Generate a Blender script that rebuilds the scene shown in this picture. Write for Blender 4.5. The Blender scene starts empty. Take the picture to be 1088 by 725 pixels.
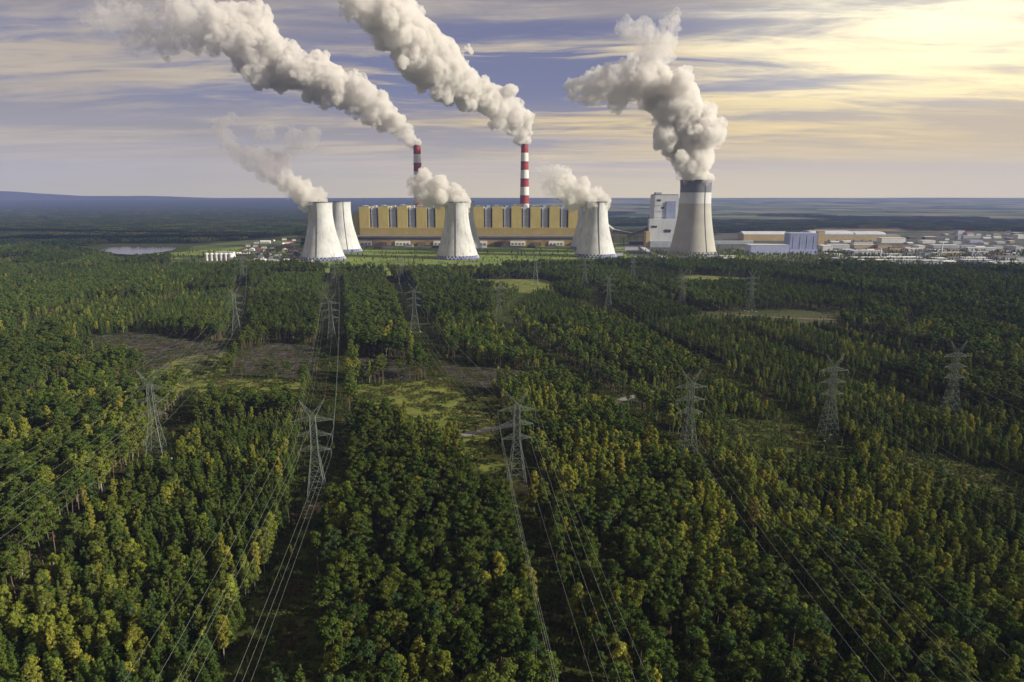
import bpy, bmesh, math, random
import numpy as np
from mathutils import Vector, Matrix, noise

sc = bpy.context.scene
COL = sc.collection
R = math.radians
rng = random.Random(7)
nrng = np.random.default_rng(11)

# ------------------------------------------------------------------ camera
CAM_H = 140.0
TH = math.atan(152.5 / 725.0)
CT, ST = math.cos(TH), math.sin(TH)
cam = bpy.data.cameras.new("camera")
cam.sensor_width = 36.0
cam.lens = 36.0 * 725.0 / 1088.0
cam.clip_start, cam.clip_end = 1.0, 120000.0
camo = bpy.data.objects.new("camera", cam)
COL.objects.link(camo)
camo.location = (0, 0, CAM_H)
camo.rotation_euler = (math.pi / 2 - TH, 0, 0)
sc.camera = camo


def ray(px, py):
    vx = (px - 544) / 725.0
    vy = (362.5 - py) / 725.0
    return vx, CT + vy * ST, -ST + vy * CT


def gnd(px, py, z=0.0):
    """point of the photo -> point on the level z"""
    x, y, zz = ray(px, py)
    t = (z - CAM_H) / zz
    return Vector((x * t, y * t, z))


def aty(px, py, Y):
    """point of the photo -> point in the upright plane at distance Y"""
    x, y, z = ray(px, py)
    t = Y / y
    return Vector((x * t, Y, CAM_H + z * t))


def proj(x, y, z=0.0):
    dz = z - CAM_H
    d = y * CT - dz * ST
    return 544 + 725 * x / d, 362.5 - 725 * (y * ST + dz * CT) / d, d


# ------------------------------------------------------------------ helpers
def tag(o, label=None, cat=None, group=None, kind=None):
    if label: o["label"] = label
    if cat: o["category"] = cat
    if group: o["group"] = group
    if kind: o["kind"] = kind
    return o


def empty(name, loc=(0, 0, 0), rz=0.0):
    o = bpy.data.objects.new(name, None)
    o.empty_display_size = 2.0
    o.location = loc
    o.rotation_euler = (0, 0, rz)
    COL.objects.link(o)
    return o


def copy_tree(o, parent=None):
    c = o.copy()
    COL.objects.link(c)
    c.parent = parent
    for ch in o.children:
        copy_tree(ch, c)
    return c


class MB:
    def __init__(s):
        s.v, s.f, s.m = [], [], []

    def add(s, vs, fs, mi=0):
        b = len(s.v)
        s.v += [tuple(v) for v in vs]
        s.f += [tuple(i + b for i in f) for f in fs]
        s.m += [mi] * len(fs)
        return s

    def box(s, x0, y0, z0, x1, y1, z1, mi=0):
        vs = [(x0, y0, z0), (x1, y0, z0), (x1, y1, z0), (x0, y1, z0), (x0, y0, z1), (x1, y0, z1), (x1, y1, z1), (x0, y1, z1)]
        return s.add(vs, [(0, 3, 2, 1), (4, 5, 6, 7), (0, 1, 5, 4), (1, 2, 6, 5), (2, 3, 7, 6), (3, 0, 4, 7)], mi)

    def gable(s, x0, y0, z0, x1, y1, z1, along="x", over=0.4, mi=0):
        if along == "x":
            ym = (y0 + y1) / 2
            x0 -= over; x1 += over; y0 -= over; y1 += over
            vs = [(x0, y0, z0), (x1, y0, z0), (x1, y1, z0), (x0, y1, z0), (x0, ym, z1), (x1, ym, z1)]
            return s.add(vs, [(0, 3, 2, 1), (0, 1, 5, 4), (2, 3, 4, 5), (1, 2, 5), (3, 0, 4)], mi)
        xm = (x0 + x1) / 2
        x0 -= over; x1 += over; y0 -= over; y1 += over
        vs = [(x0, y0, z0), (x1, y0, z0), (x1, y1, z0), (x0, y1, z0), (xm, y0, z1), (xm, y1, z1)]
        return s.add(vs, [(0, 3, 2, 1), (1, 2, 5, 4), (3, 0, 4, 5), (0, 1, 4), (2, 3, 5)], mi)

    def vault(s, x0, y0, z0, x1, y1, rise, n=10, mi=0):
        ym, hw = (y0 + y1) / 2, (y1 - y0) / 2
        vs = []
        for k in range(n + 1):
            a = math.pi * k / n
            y, z = ym - hw * math.cos(a), z0 + rise * math.sin(a)
            vs += [(x0, y, z), (x1, y, z)]
        fs = [(2 * k, 2 * k + 1, 2 * k + 3, 2 * k + 2) for k in range(n)]
        fs += [tuple(2 * k for k in range(n, -1, -1)), tuple(2 * k + 1 for k in range(n + 1)), (0, 2 * n, 2 * n + 1, 1)]
        return s.add(vs, fs, mi)

    def lathe(s, prof, seg=48, cx=0, cy=0, mi=0, closed=False, ang0=0.0):
        n = len(prof)
        vs = []
        for k in range(seg):
            a = ang0 + 2 * math.pi * k / seg
            for r, z in prof:
                vs.append((cx + r * math.cos(a), cy + r * math.sin(a), z))
        fs = []
        for k in range(seg):
            k2 = (k + 1) % seg
            for j in range(n - 1):
                fs.append((k * n + j, k2 * n + j, k2 * n + j + 1, k * n + j + 1))
            if closed:
                fs.append((k * n + n - 1, k2 * n + n - 1, k2 * n, k * n))
        return s.add(vs, fs, mi)

    def bar(s, p, q, w, mi=0, sides=4):
        p, q = Vector(p), Vector(q)
        d = (q - p)
        if d.length < 1e-6: return s
        d.normalize()
        u = d.cross(Vector((0, 0, 1)))
        if u.length < 1e-3: u = d.cross(Vector((0, 1, 0)))
        u.normalize()
        v = d.cross(u)
        vs = []
        for c in (p, q):
            for k in range(sides):
                a = 2 * math.pi * (k + .5) / sides
                vs.append(c + (u * math.cos(a) + v * math.sin(a)) * w)
        fs = [(k, (k + 1) % sides, sides + (k + 1) % sides, sides + k) for k in range(sides)]
        fs += [tuple(range(sides - 1, -1, -1)), tuple(range(sides, 2 * sides))]
        return s.add(vs, fs, mi)

    def tube(s, pts, r0, r1=None, sides=6, mi=0):
        r1 = r0 if r1 is None else r1
        pts = [Vector(p) for p in pts]
        n = len(pts)
        vs = []
        for i, c in enumerate(pts):
            d = (pts[min(i + 1, n - 1)] - pts[max(i - 1, 0)]).normalized()
            u = d.cross(Vector((0.13, 0.99, 0.05)))
            if u.length < 1e-3: u = d.cross(Vector((1, 0, 0)))
            u.normalize()
            v = d.cross(u)
            r = r0 + (r1 - r0) * i / (n - 1)
            for k in range(sides):
                a = 2 * math.pi * k / sides
                vs.append(c + (u * math.cos(a) + v * math.sin(a)) * r)
        fs = []
        for i in range(n - 1):
            for k in range(sides):
                k2 = (k + 1) % sides
                fs.append((i * sides + k, i * sides + k2, (i + 1) * sides + k2, (i + 1) * sides + k))
        fs += [tuple(range(sides - 1, -1, -1)), tuple(range((n - 1) * sides, n * sides))]
        return s.add(vs, fs, mi)

    def mesh(s, name, mats, smooth=False):
        me = bpy.data.meshes.new(name)
        me.from_pydata(s.v, [], s.f)
        for m in (mats if isinstance(mats, (list, tuple)) else [mats]):
            me.materials.append(m)
        me.polygons.foreach_set("material_index", s.m)
        if smooth:
            me.polygons.foreach_set("use_smooth", [True] * len(s.f))
        me.update()
        return me

    def build(s, name, mats, parent=None, smooth=False, loc=None):
        o = bpy.data.objects.new(name, s.mesh(name, mats, smooth))
        COL.objects.link(o)
        o.parent = parent
        if loc is not None: o.location = loc
        return o


# ------------------------------------------------------------------ materials
def new_mat(name):
    m = bpy.data.materials.new(name)
    m.use_nodes = True
    nt = m.node_tree
    nt.nodes.clear()
    out = nt.nodes.new("ShaderNodeOutputMaterial")
    return m, nt, out


class NT:
    """short hand for node trees"""
    def __init__(s, nt): s.nt = nt

    def n(s, typ, **kw):
        nd = s.nt.nodes.new(typ)
        for k, v in kw.items():
            setattr(nd, k, v)
        return nd

    def link(s, a, b): s.nt.links.new(a, b)

    def put(s, sock, v):
        if isinstance(v, bpy.types.NodeSocket): s.link(v, sock)
        elif v is not None: sock.default_value = v

    def math(s, op, a, b=None, c=None, clamp=False):
        nd = s.n("ShaderNodeMath", operation=op, use_clamp=clamp)
        s.put(nd.inputs[0], a)
        if b is not None: s.put(nd.inputs[1], b)
        if c is not None: s.put(nd.inputs[2], c)
        return nd.outputs[0]

    def vmath(s, op, a, b=None):
        nd = s.n("ShaderNodeVectorMath", operation=op)
        s.put(nd.inputs[0], a)
        if b is not None: s.put(nd.inputs[1], b)
        return nd.outputs["Value"] if op in ("DOT_PRODUCT", "LENGTH", "DISTANCE") else nd.outputs[0]

    def noise(s, vec, scale, detail=4, rough=.55, dist=0.0, dims="3D"):
        nd = s.n("ShaderNodeTexNoise", noise_dimensions=dims)
        s.put(nd.inputs["Vector"], vec)
        nd.inputs["Scale"].default_value = scale
        nd.inputs["Detail"].default_value = detail
        nd.inputs["Roughness"].default_value = rough
        nd.inputs["Distortion"].default_value = dist
        return nd.outputs["Fac"]

    def voro(s, vec, scale, feature="F1", out="Color", rand=1.0):
        nd = s.n("ShaderNodeTexVoronoi", feature=feature)
        s.put(nd.inputs["Vector"], vec)
        nd.inputs["Scale"].default_value = scale
        nd.inputs["Randomness"].default_value = rand
        return nd.outputs[out]

    def ramp(s, fac, stops, interp="LINEAR"):
        nd = s.n("ShaderNodeValToRGB")
        cr = nd.color_ramp
        cr.interpolation = interp
        while len(cr.elements) < len(stops): cr.elements.new(0.5)
        for e, (p, c) in zip(cr.elements, stops):
            e.position = p
            e.color = (c, c, c, 1) if isinstance(c, (int, float)) else (*c, 1)
        s.put(nd.inputs[0], fac)
        return nd.outputs[0]

    def sstep(s, x, a, b, lo=0.0, hi=1.0):
        nd = s.n("ShaderNodeMapRange", interpolation_type="SMOOTHSTEP")
        s.put(nd.inputs[0], x)
        nd.inputs[1].default_value, nd.inputs[2].default_value = a, b
        nd.inputs[3].default_value, nd.inputs[4].default_value = lo, hi
        return nd.outputs[0]

    def mix(s, fac, a, b, blend="MIX"):
        nd = s.n("ShaderNodeMix", data_type="RGBA", blend_type=blend)
        s.put(nd.inputs[0], fac)
        for i, v in ((6, a), (7, b)):
            s.put(nd.inputs[i], v if isinstance(v, bpy.types.NodeSocket) else (*v, 1) if len(v) == 3 else v)
        return nd.outputs[2]

    def mapping(s, vec, loc=(0, 0, 0), rot=(0, 0, 0), scale=(1, 1, 1)):
        nd = s.n("ShaderNodeMapping")
        s.put(nd.inputs[0], vec)
        nd.inputs[1].default_value, nd.inputs[2].default_value, nd.inputs[3].default_value = loc, rot, scale
        return nd.outputs[0]


def surf(name, col, rough=.8, var=.25, scale=.2, streak=None, streak_col=None, metallic=0.0, spec=.3, bump=0.0):
    """weathered solid surface: base colour with mottling and optional run-down streaks"""
    m, nt, out = new_mat(name)
    k = NT(nt)
    tc = k.n("ShaderNodeTexCoord").outputs["Object"]
    f = k.noise(tc, scale, 6, .6)
    dark = tuple(c * (1 - var) for c in col)
    lite = tuple(min(1, c * (1 + var)) for c in col)
    c = k.ramp(f, [(.3, dark), (.7, lite)])
    if streak:
        st = k.noise(k.mapping(tc, scale=(streak[0], streak[0], streak[1])), 1.0, 5, .65)
        c = k.mix(k.sstep(st, .48, .72, 0, streak[2]), c, streak_col or tuple(x * .5 for x in col))
    b = k.n("ShaderNodeBsdfPrincipled")
    k.link(c, b.inputs["Base Color"])
    b.inputs["Roughness"].default_value = rough
    b.inputs["Metallic"].default_value = metallic
    b.inputs["Specular IOR Level"].default_value = spec
    if bump:
        bp = k.n("ShaderNodeBump")
        bp.inputs["Strength"].default_value = bump
        k.link(f, bp.inputs["Height"])
        k.link(bp.outputs[0], b.inputs["Normal"])
    k.link(b.outputs[0], out.inputs["Surface"])
    return m


def leaf_mat(name, stops, by_colour=False, trans=.25):
    """foliage: one tone per tree (the object's own colour, or a random one) and a little leaf to leaf change"""
    m, nt, out = new_mat(name)
    k = NT(nt)
    oi = k.n("ShaderNodeObjectInfo")
    if by_colour:
        c = oi.outputs["Color"]
    else:
        c = k.ramp(oi.outputs["Random"], stops)
        at = k.n("ShaderNodeAttribute", attribute_type="INSTANCER", attribute_name="tone")
        c = k.vmath("SCALE", c)
        k.link(at.outputs["Fac"], c.node.inputs["Scale"])
    tc = k.n("ShaderNodeTexCoord").outputs["Object"]
    f = k.noise(tc, .9, 3, .6)
    c = k.mix(1.0, c, k.ramp(f, [(.3, (.62, .66, .62)), (.7, (1.35, 1.3, 1.2))]), "MULTIPLY")
    d = k.n("ShaderNodeBsdfDiffuse")
    t = k.n("ShaderNodeBsdfTranslucent")
    k.link(c, d.inputs[0])
    k.link(c, t.inputs[0])
    mx = k.n("ShaderNodeMixShader")
    mx.inputs[0].default_value = trans
    k.link(d.outputs[0], mx.inputs[1])
    k.link(t.outputs[0], mx.inputs[2])
    k.link(mx.outputs[0], out.inputs["Surface"])
    return m


def ground_mat(name, stops, scale, rough=.95, stretch=None, detail=7, fine=None):
    m, nt, out = new_mat(name)
    k = NT(nt)
    tc = k.n("ShaderNodeTexCoord").outputs["Object"]
    v = k.mapping(tc, rot=(0, 0, stretch[0]), scale=(stretch[1], stretch[2], 1)) if stretch else tc
    c = k.ramp(k.noise(v, scale, detail, .65, .3), stops)
    if fine:
        c = k.mix(1.0, c, k.ramp(k.noise(tc, fine, 4, .7), [(.3, .6), (.7, 1.4)]), "MULTIPLY")
    b = k.n("ShaderNodeBsdfPrincipled")
    k.link(c, b.inputs["Base Color"])
    b.inputs["Roughness"].default_value = rough
    b.inputs["Specular IOR Level"].default_value = .1
    k.link(b.outputs[0], out.inputs["Surface"])
    return m


# ------------------------------------------------------------------ light and sky
SUN_AZ, SUN_EL = 105.0, 25.0            # degrees right of the view axis, above the horizon
sd = Vector((math.sin(R(SUN_AZ)) * math.cos(R(SUN_EL)), math.cos(R(SUN_AZ)) * math.cos(R(SUN_EL)), math.sin(R(SUN_EL))))
sun = bpy.data.lights.new("sun", "SUN")
sun.energy = 4.5
sun.angle = R(1.5)
sun.color = (1.0, .92, .76)
suno = bpy.data.objects.new("sun", sun)
COL.objects.link(suno)
suno.location = (800, 300, 600)
suno.rotation_euler = sd.to_track_quat("Z", "Y").to_euler()

w = bpy.data.worlds.new("World")
sc.world = w
w.use_nodes = True
w.node_tree.nodes.clear()
k = NT(w.node_tree)
wo = k.n("ShaderNodeOutputWorld")
bg = k.n("ShaderNodeBackground")
bg.inputs[1].default_value = .093
k.link(bg.outputs[0], wo.inputs[0])
sky = k.n("ShaderNodeTexSky", sky_type="NISHITA", sun_disc=False)
sky.sun_elevation = R(SUN_EL)
sky.sun_rotation = R(SUN_AZ)
sky.altitude = 300
sky.air_density, sky.dust_density, sky.ozone_density = 1.0, 1.5, 1.5
CL = (8.3, 6.1, 10.1, 2.7)
dirv = k.n("ShaderNodeTexCoord").outputs["Generated"]
sep = k.n("ShaderNodeSeparateXYZ")
k.link(dirv, sep.inputs[0])
z = k.math("MAXIMUM", sep.outputs[2], 0.0)
den = k.math("ADD", z, .055)
cmb = k.n("ShaderNodeCombineXYZ")
k.link(k.math("DIVIDE", sep.outputs[0], den), cmb.inputs[0])
k.link(k.math("DIVIDE", sep.outputs[1], den), cmb.inputs[1])
P = cmb.outputs[0]                      # the cloud deck as a level sheet high above
# warp so that the streaks bend
wn = k.n("ShaderNodeTexNoise", noise_dimensions="2D")
k.link(P, wn.inputs["Vector"])
wn.inputs["Scale"].default_value = .28
wn.inputs["Detail"].default_value = 4
PW = k.vmath("ADD", P, k.vmath("MULTIPLY", k.vmath("SUBTRACT", wn.outputs["Color"], (.5, .5, .5)), (1.5, 1.5, 0)))
big = k.noise(k.mapping(PW, loc=(CL[0], CL[1], 0), rot=(0, 0, R(-16)), scale=(.20, .46, 1)), 1.0, 6, .58, .2, "2D")
fine = k.noise(k.mapping(PW, loc=(9.4, 4.2, 0), rot=(0, 0, R(-9)), scale=(.55, 1.7, 1)), 1.0, 9, .66, .2, "2D")
wisp = k.noise(k.mapping(P, loc=(2.4, 7.2, 0), rot=(0, 0, R(-22)), scale=(.9, 3.2, 1)), 1.0, 8, .7, .5, "2D")
f = k.math("ADD", k.math("ADD", k.math("MULTIPLY", big, .56), k.math("MULTIPLY", fine, .30)), k.math("MULTIPLY", wisp, .14))
# a long violet break in the deck, low in the middle of the view
rat = k.math("DIVIDE", sep.outputs[0], k.math("MAXIMUM", sep.outputs[1], .05))
e1 = k.math("POWER", k.math("MULTIPLY", k.math("SUBTRACT", rat, .02), 1 / .21), 2)
e2 = k.math("POWER", k.math("MULTIPLY", k.math("SUBTRACT", z, .155), 1 / .040), 2)
brk = k.math("ADD", k.math("ADD", e1, e2), k.math("MULTIPLY", k.math("SUBTRACT", fine, .5), 4.0))
brk = k.math("MULTIPLY", k.sstep(brk, .2, 1.5, 1, 0), k.sstep(sep.outputs[1], 0, .2))
f = k.math("ADD", f, k.math("MULTIPLY", k.sstep(rat, -.75, -.1, 1, 0), .022))
f = k.math("SUBTRACT", f, k.math("MULTIPLY", brk, .11))
cover = k.sstep(f, .43, .57)
# direction of the brightest cloud
gd = Vector((math.sin(R(41)) * math.cos(R(10.5)), math.cos(R(41)) * math.cos(R(10.5)), math.sin(R(10.5))))
dt = k.vmath("DOT_PRODUCT", dirv, tuple(gd))
tf = (k.noise(k.mapping(PW, loc=(CL[2], CL[3], 0), rot=(0, 0, R(-24)), scale=(.24, .62, 1)), 1.0, 7, .6, .25, "2D"))
thick = k.sstep(k.math("SUBTRACT", tf, k.math("MULTIPLY", k.sstep(dt, .9, .99), .06)), .46, .68)
g1 = k.sstep(dt, .83, .998)
g2 = k.sstep(dt, .35, 1.0)
hi = k.sstep(z, .07, .30)
cream = k.mix(g2, (3.4, 2.85, 1.95), (5.6, 4.2, 1.5))
cream = k.mix(hi, cream, k.mix(g2, (3.0, 2.6, 2.2), (4.5, 4.05, 3.2)))
glow = k.mix(g1, (0, 0, 0), (3.7, 3.5, 2.5))
cream = k.mix(1.0, cream, k.mix(k.sstep(z, .05, .17), (0, 0, 0), glow), "ADD")
cream = k.mix(1.0, cream, k.ramp(wisp, [(.25, .84), (.75, 1.16)]), "MULTIPLY")
gap = k.mix(.88, sky.outputs[0], k.mix(g1, (.95, .90, 1.5), (3.9, 3.5, 3.0)))
gap = k.mix(k.sstep(z, .05, .15, 1, 0), gap, k.mix(g1, (2.6, 2.2, 1.45), (4.9, 3.7, 1.6)))
grey = k.mix(g1, (1.9, 1.72, 1.75), (3.6, 3.15, 2.5))
colr = k.mix(cover, gap, cream)
colr = k.mix(k.math("MULTIPLY", thick, k.sstep(z, .05, .24, 0, .8)), colr, grey)
# thin bluish layers low down, then a pale even band just above the horizon
lay = k.sstep(k.noise(k.mapping(P, loc=(5.5, 1.2, 0), rot=(0, 0, R(-4)), scale=(.10, .55, 1)), 1.0, 6, .6, .1, "2D"), .46, .62)
lowm = k.math("MULTIPLY", k.sstep(z, .02, .05), k.sstep(z, .06, .14, 1, 0))
colr = k.mix(k.math("MULTIPLY", k.math("MULTIPLY", lay, lowm), .75), colr, k.mix(g1, (2.3, 2.15, 2.1), (4.2, 3.4, 2.0)))
band = k.mix(g2, (3.9, 3.3, 1.6), (6.0, 4.8, 2.0))
colr = k.mix(k.sstep(z, .0, .085, 1, 0), colr, band)
# nothing bright below the horizon
colr = k.mix(k.sstep(sep.outputs[2], -.02, -.002, 1, 0), colr, (.6, .7, .9))
k.link(colr, bg.inputs[0])

sc.view_settings.view_transform = "Standard"
sc.view_settings.look = "None"
sc.view_settings.exposure = 0.78
sc.view_settings.gamma = 1.0
sc.render.engine = "CYCLES"
cy = sc.cycles
cy.max_bounces = 16
cy.diffuse_bounces = 3
cy.glossy_bounces = 2
cy.transmission_bounces = 4
cy.volume_bounces = 12
cy.transparent_max_bounces = 96
cy.use_denoising = True
cy.sample_clamp_indirect = 6.0
# ------------------------------------------------------------------ ground, hill, water, clearings
def terrain(x, y):
    t = min(1, max(0, (y - 5200) / 9800.0))
    t = t * t * (3 - 2 * t)
    u = noise.noise(Vector((x / 2600.0, y / 1500.0, 3.0)))
    return t * (133 + 9 * u)


def ground_material():
    m, nt, out = new_mat("ground")
    k = NT(nt)
    tc = k.n("ShaderNodeTexCoord").outputs["Object"]
    near = k.ramp(k.noise(tc, .06, 9, .72), [(.25, (.022, .032, .011)), (.5, (.042, .054, .016)), (.72, (.085, .085, .032))])
    # far country: woods with fields between
    fld = k.voro(k.mapping(tc, rot=(0, 0, .3), scale=(.5, 1, 1)), .0042, "F1", "Color")
    sp = k.n("ShaderNodeSeparateColor")
    k.link(fld, sp.inputs[0])
    fc = k.ramp(sp.outputs[0], [(.0, (.05, .07, .03)), (.35, (.11, .12, .06)), (.6, (.17, .14, .09)), (.85, (.07, .10, .035)), (1, (.26, .23, .18))], "CONSTANT")
    wood = k.ramp(k.noise(tc, .012, 5, .6), [(.3, (.012, .020, .010)), (.7, (.028, .036, .016))])
    sx = k.n("ShaderNodeSeparateXYZ")
    k.link(tc, sx.inputs[0])
    side = k.sstep(sx.outputs[0], -900, 1600, -.16, .13)
    isf = k.sstep(k.math("ADD", k.noise(tc, .00085, 6, .62), side), .53, .57)
    far = k.mix(isf, wood, fc)
    c = k.mix(k.sstep(sx.outputs[1], 2300, 2900), near, far)
    b = k.n("ShaderNodeBsdfDiffuse")
    k.link(c, b.inputs[0])
    k.link(b.outputs[0], out.inputs["Surface"])
    return m


mb = MB()
ys = [-600, 0, 800, 2000, 3500, 5000] + [5200 + 350 * i for i in range(29)] + [15400, 15800]
xs = [-15500 + 500 * i for i in range(63)]
for y in ys:
    for x in xs:
        z = terrain(x, y)
        if y > 15050: z -= (y - 15050) * .15
        mb.v.append((x, y, z))
nx = len(xs)
for j in range(len(ys) - 1):
    for i in range(nx - 1):
        mb.f.append((j * nx + i, j * nx + i + 1, (j + 1) * nx + i + 1, (j + 1) * nx + i)); mb.m.append(0)
tag(mb.build("ground", ground_material(), smooth=True), kind="structure")

# the long wooded mound on the left horizon
mb = MB()
hx = [-11500 + 110 * i for i in range(73)]
hy = [11400 + 150 * i for i in range(15)]
for y in hy:
    for x in hx:
        a = max(0.0, 1 - ((y - 12450) / 1050.0) ** 2)
        e = 1 / (1 + math.exp((x + 8300) / 520.0))
        e2 = math.exp(-((x + 6600) / 1100.0) ** 2)
        n_ = noise.noise(Vector((x / 420.0, y / 900.0, 1.0)))
        mb.v.append((x, y, terrain(x, y) - 14 + a * (175 * e + 55 * e2 + 8 * n_ + 8 * (1 if x < -5000 else 0))))
nx = len(hx)
for j in range(len(hy) - 1):
    for i in range(nx - 1):
        mb.f.append((j * nx + i, j * nx + i + 1, (j + 1) * nx + i + 1, (j + 1) * nx + i)); mb.m.append(0)
tag(mb.build("hills", ground_mat("wooded_slope", [(.3, (.012, .018, .012)), (.7, (.03, .036, .02))], .004), smooth=True), kind="structure")

SHEET_Z = [0.06]


def sheet(name, poly, mat, z=None, kind="structure", jag=0.0):
    """a level patch from its outline in the photo, its edge broken up a little"""
    z = z if z is not None else SHEET_Z[0]
    SHEET_Z[0] += .012
    pts = [gnd(*p) for p in poly]
    ring = []
    for i, p in enumerate(pts):
        q = pts[(i + 1) % len(pts)]
        n_ = max(1, int((q - p).length / 12)) if jag else 1
        for j in range(n_):
            c = p.lerp(q, j / n_)
            if jag:
                c = c + Vector((noise.noise(c * .05) * jag, noise.noise(c * .05 + Vector((9, 9, 9))) * jag, 0))
            ring.append((c.x, c.y, z))
    bm = bmesh.new()
    f = bm.faces.new([bm.verts.new(p) for p in ring])
    if f.normal.z < 0 or True:
        bmesh.ops.triangulate(bm, faces=bm.faces[:])
    for f in bm.faces:
        f.normal_update()
        if f.normal.z < 0: f.normal_flip()
    me = bpy.data.meshes.new(name)
    bm.to_mesh(me)
    bm.free()
    me.materials.append(mat)
    o = bpy.data.objects.new(name, me)
    COL.objects.link(o)
    return tag(o, kind=kind)


M_MEADOW = ground_mat("meadow_grass", [(.28, (.055, .075, .018)), (.45, (.105, .125, .026)), (.6, (.15, .158, .036)), (.75, (.17, .15, .045))], .07, fine=.5)
M_FELLED = ground_mat("felled_ground", [(.3, (.014, .012, .010)), (.48, (.034, .030, .025)), (.6, (.05, .046, .03)), (.72, (.12, .105, .09))], .05, stretch=(.25, .35, 1.8), fine=.5)
M_LAWN = ground_mat("bright_lawn", [(.3, (.06, .10, .018)), (.5, (.13, .18, .032)), (.75, (.20, .21, .05))], .013, stretch=(0, .5, 1.2), fine=.1)
M_SCRUB = ground_mat("scrub_ground", [(.3, (.03, .045, .014)), (.5, (.07, .09, .022)), (.75, (.12, .125, .035))], .05, fine=.4)
M_YARD = ground_mat("paved_yard", [(.3, (.05, .05, .05)), (.45, (.085, .08, .075)), (.55, (.04, .055, .025)), (.75, (.09, .085, .075))], .012, fine=.06)
M_ROAD = ground_mat("asphalt", [(.3, (.15, .145, .145)), (.7, (.23, .225, .225))], .2)
M_SAND = ground_mat("sandy_track", [(.3, (.06, .055, .025)), (.5, (.13, .105, .06)), (.7, (.2, .17, .11))], .12, fine=.6)
M_DARKGRASS = ground_mat("corridor_grass", [(.3, (.012, .018, .007)), (.55, (.026, .034, .012)), (.8, (.05, .05, .02))], .06, fine=.4)

Z_FELLED = [[(66, 374), (84, 358), (150, 353), (238, 366), (228, 391), (150, 394)],
            [(246, 402), (255, 374), (290, 364), (338, 368), (331, 404), (290, 402)],
            [(372, 396), (374, 380), (440, 384), (444, 404), (400, 405)],
            [(470, 388), (520, 392), (588, 396), (585, 404), (556, 415), (490, 414)]]
Z_MEADOW = [[(120, 412), (190, 380), (246, 374), (240, 402), (322, 404), (320, 438), (240, 434), (205, 412), (150, 428)],
            [(374, 410), (444, 405), (472, 402), (496, 460), (452, 462), (384, 450)],
            [(474, 416), (532, 420), (532, 476), (558, 512), (558, 540), (502, 538), (488, 476)],
            [(495, 297), (575, 297), (612, 306), (575, 313), (500, 307)],
            [(700, 300), (740, 292), (800, 296), (790, 303)]]
Z_STRIP = [(700, 330), (770, 332), (860, 329), (918, 336), (912, 349), (850, 348), (770, 341)]
sheet("field", Z_STRIP, ground_mat("strip_field", [(.3, (.028, .04, .014)), (.5, (.05, .058, .02)), (.7, (.075, .065, .04))], .02, stretch=(.1, .3, 1.6), fine=.2), jag=5)
Z_SCRUB = [[(770, 440), (840, 452), (908, 476), (904, 508), (820, 502), (756, 476)],
           [(938, 484), (1010, 486), (1100, 508), (1100, 552), (1010, 530), (960, 510)]]
for p in Z_FELLED: sheet("felled_ground", p, M_FELLED, jag=5)
for p in Z_MEADOW: sheet("meadow", p, M_MEADOW, jag=7)
for p in Z_SCRUB: sheet("scrubland", p, M_SCRUB, jag=8)
Z_LAWN = [(312, 288), (330, 266), (380, 258), (520, 258), (690, 259), (712, 268), (708, 281), (650, 283), (560, 288), (430, 294)]
sheet("lawn", Z_LAWN, M_LAWN, jag=10)
Z_YARD = [(690, 281), (770, 282), (905, 288), (1100, 288), (1140, 262), (1100, 248), (790, 247), (690, 256), (660, 258), (668, 270)]
sheet("paved_yard", Z_YARD, M_YARD, jag=10)
Z_TOWN = [(175, 282), (205, 262), (280, 253), (325, 250), (330, 266), (318, 288), (240, 286)]
sheet("village_ground", Z_TOWN, ground_mat("village_green", [(.3, (.03, .045, .014)), (.55, (.08, .1, .03)), (.75, (.13, .12, .06))], .012), jag=10)
sheet("field", [(112, 279), (150, 271), (205, 267), (262, 262), (240, 270), (195, 275), (130, 281)], M_LAWN, jag=10)
sheet("lawn", [(742, 274), (790, 264), (850, 268), (850, 273), (770, 277)], M_LAWN, jag=8)
# pond on the left and a silver lake on the horizon
m, nt, out = new_mat("pond_water")
k = NT(nt)
b = k.n("ShaderNodeBsdfPrincipled")
b.inputs["Base Color"].default_value = (.03, .035, .045, 1)
b.inputs["Roughness"].default_value = .12
bp = k.n("ShaderNodeBump"); bp.inputs["Strength"].default_value = .15
k.link(k.noise(k.n("ShaderNodeTexCoord").outputs["Object"], .3, 3), bp.inputs["Height"])
k.link(bp.outputs[0], b.inputs["Normal"])
k.link(b.outputs[0], out.inputs["Surface"])
M_WATER = m
sheet("water", [(88, 266), (112, 263), (140, 262), (190, 262), (184, 266), (166, 269), (144, 271), (122, 270), (118, 268)], M_WATER, jag=6)
sheet("water", [(958, 352), (963, 346), (972, 341), (974, 336), (977, 340), (976, 345), (969, 349), (966, 354)], M_WATER)
o = sheet("water", [(180, 217.6), (300, 216.8), (330, 217.6), (250, 218.4)], M_WATER, z=30)
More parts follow.
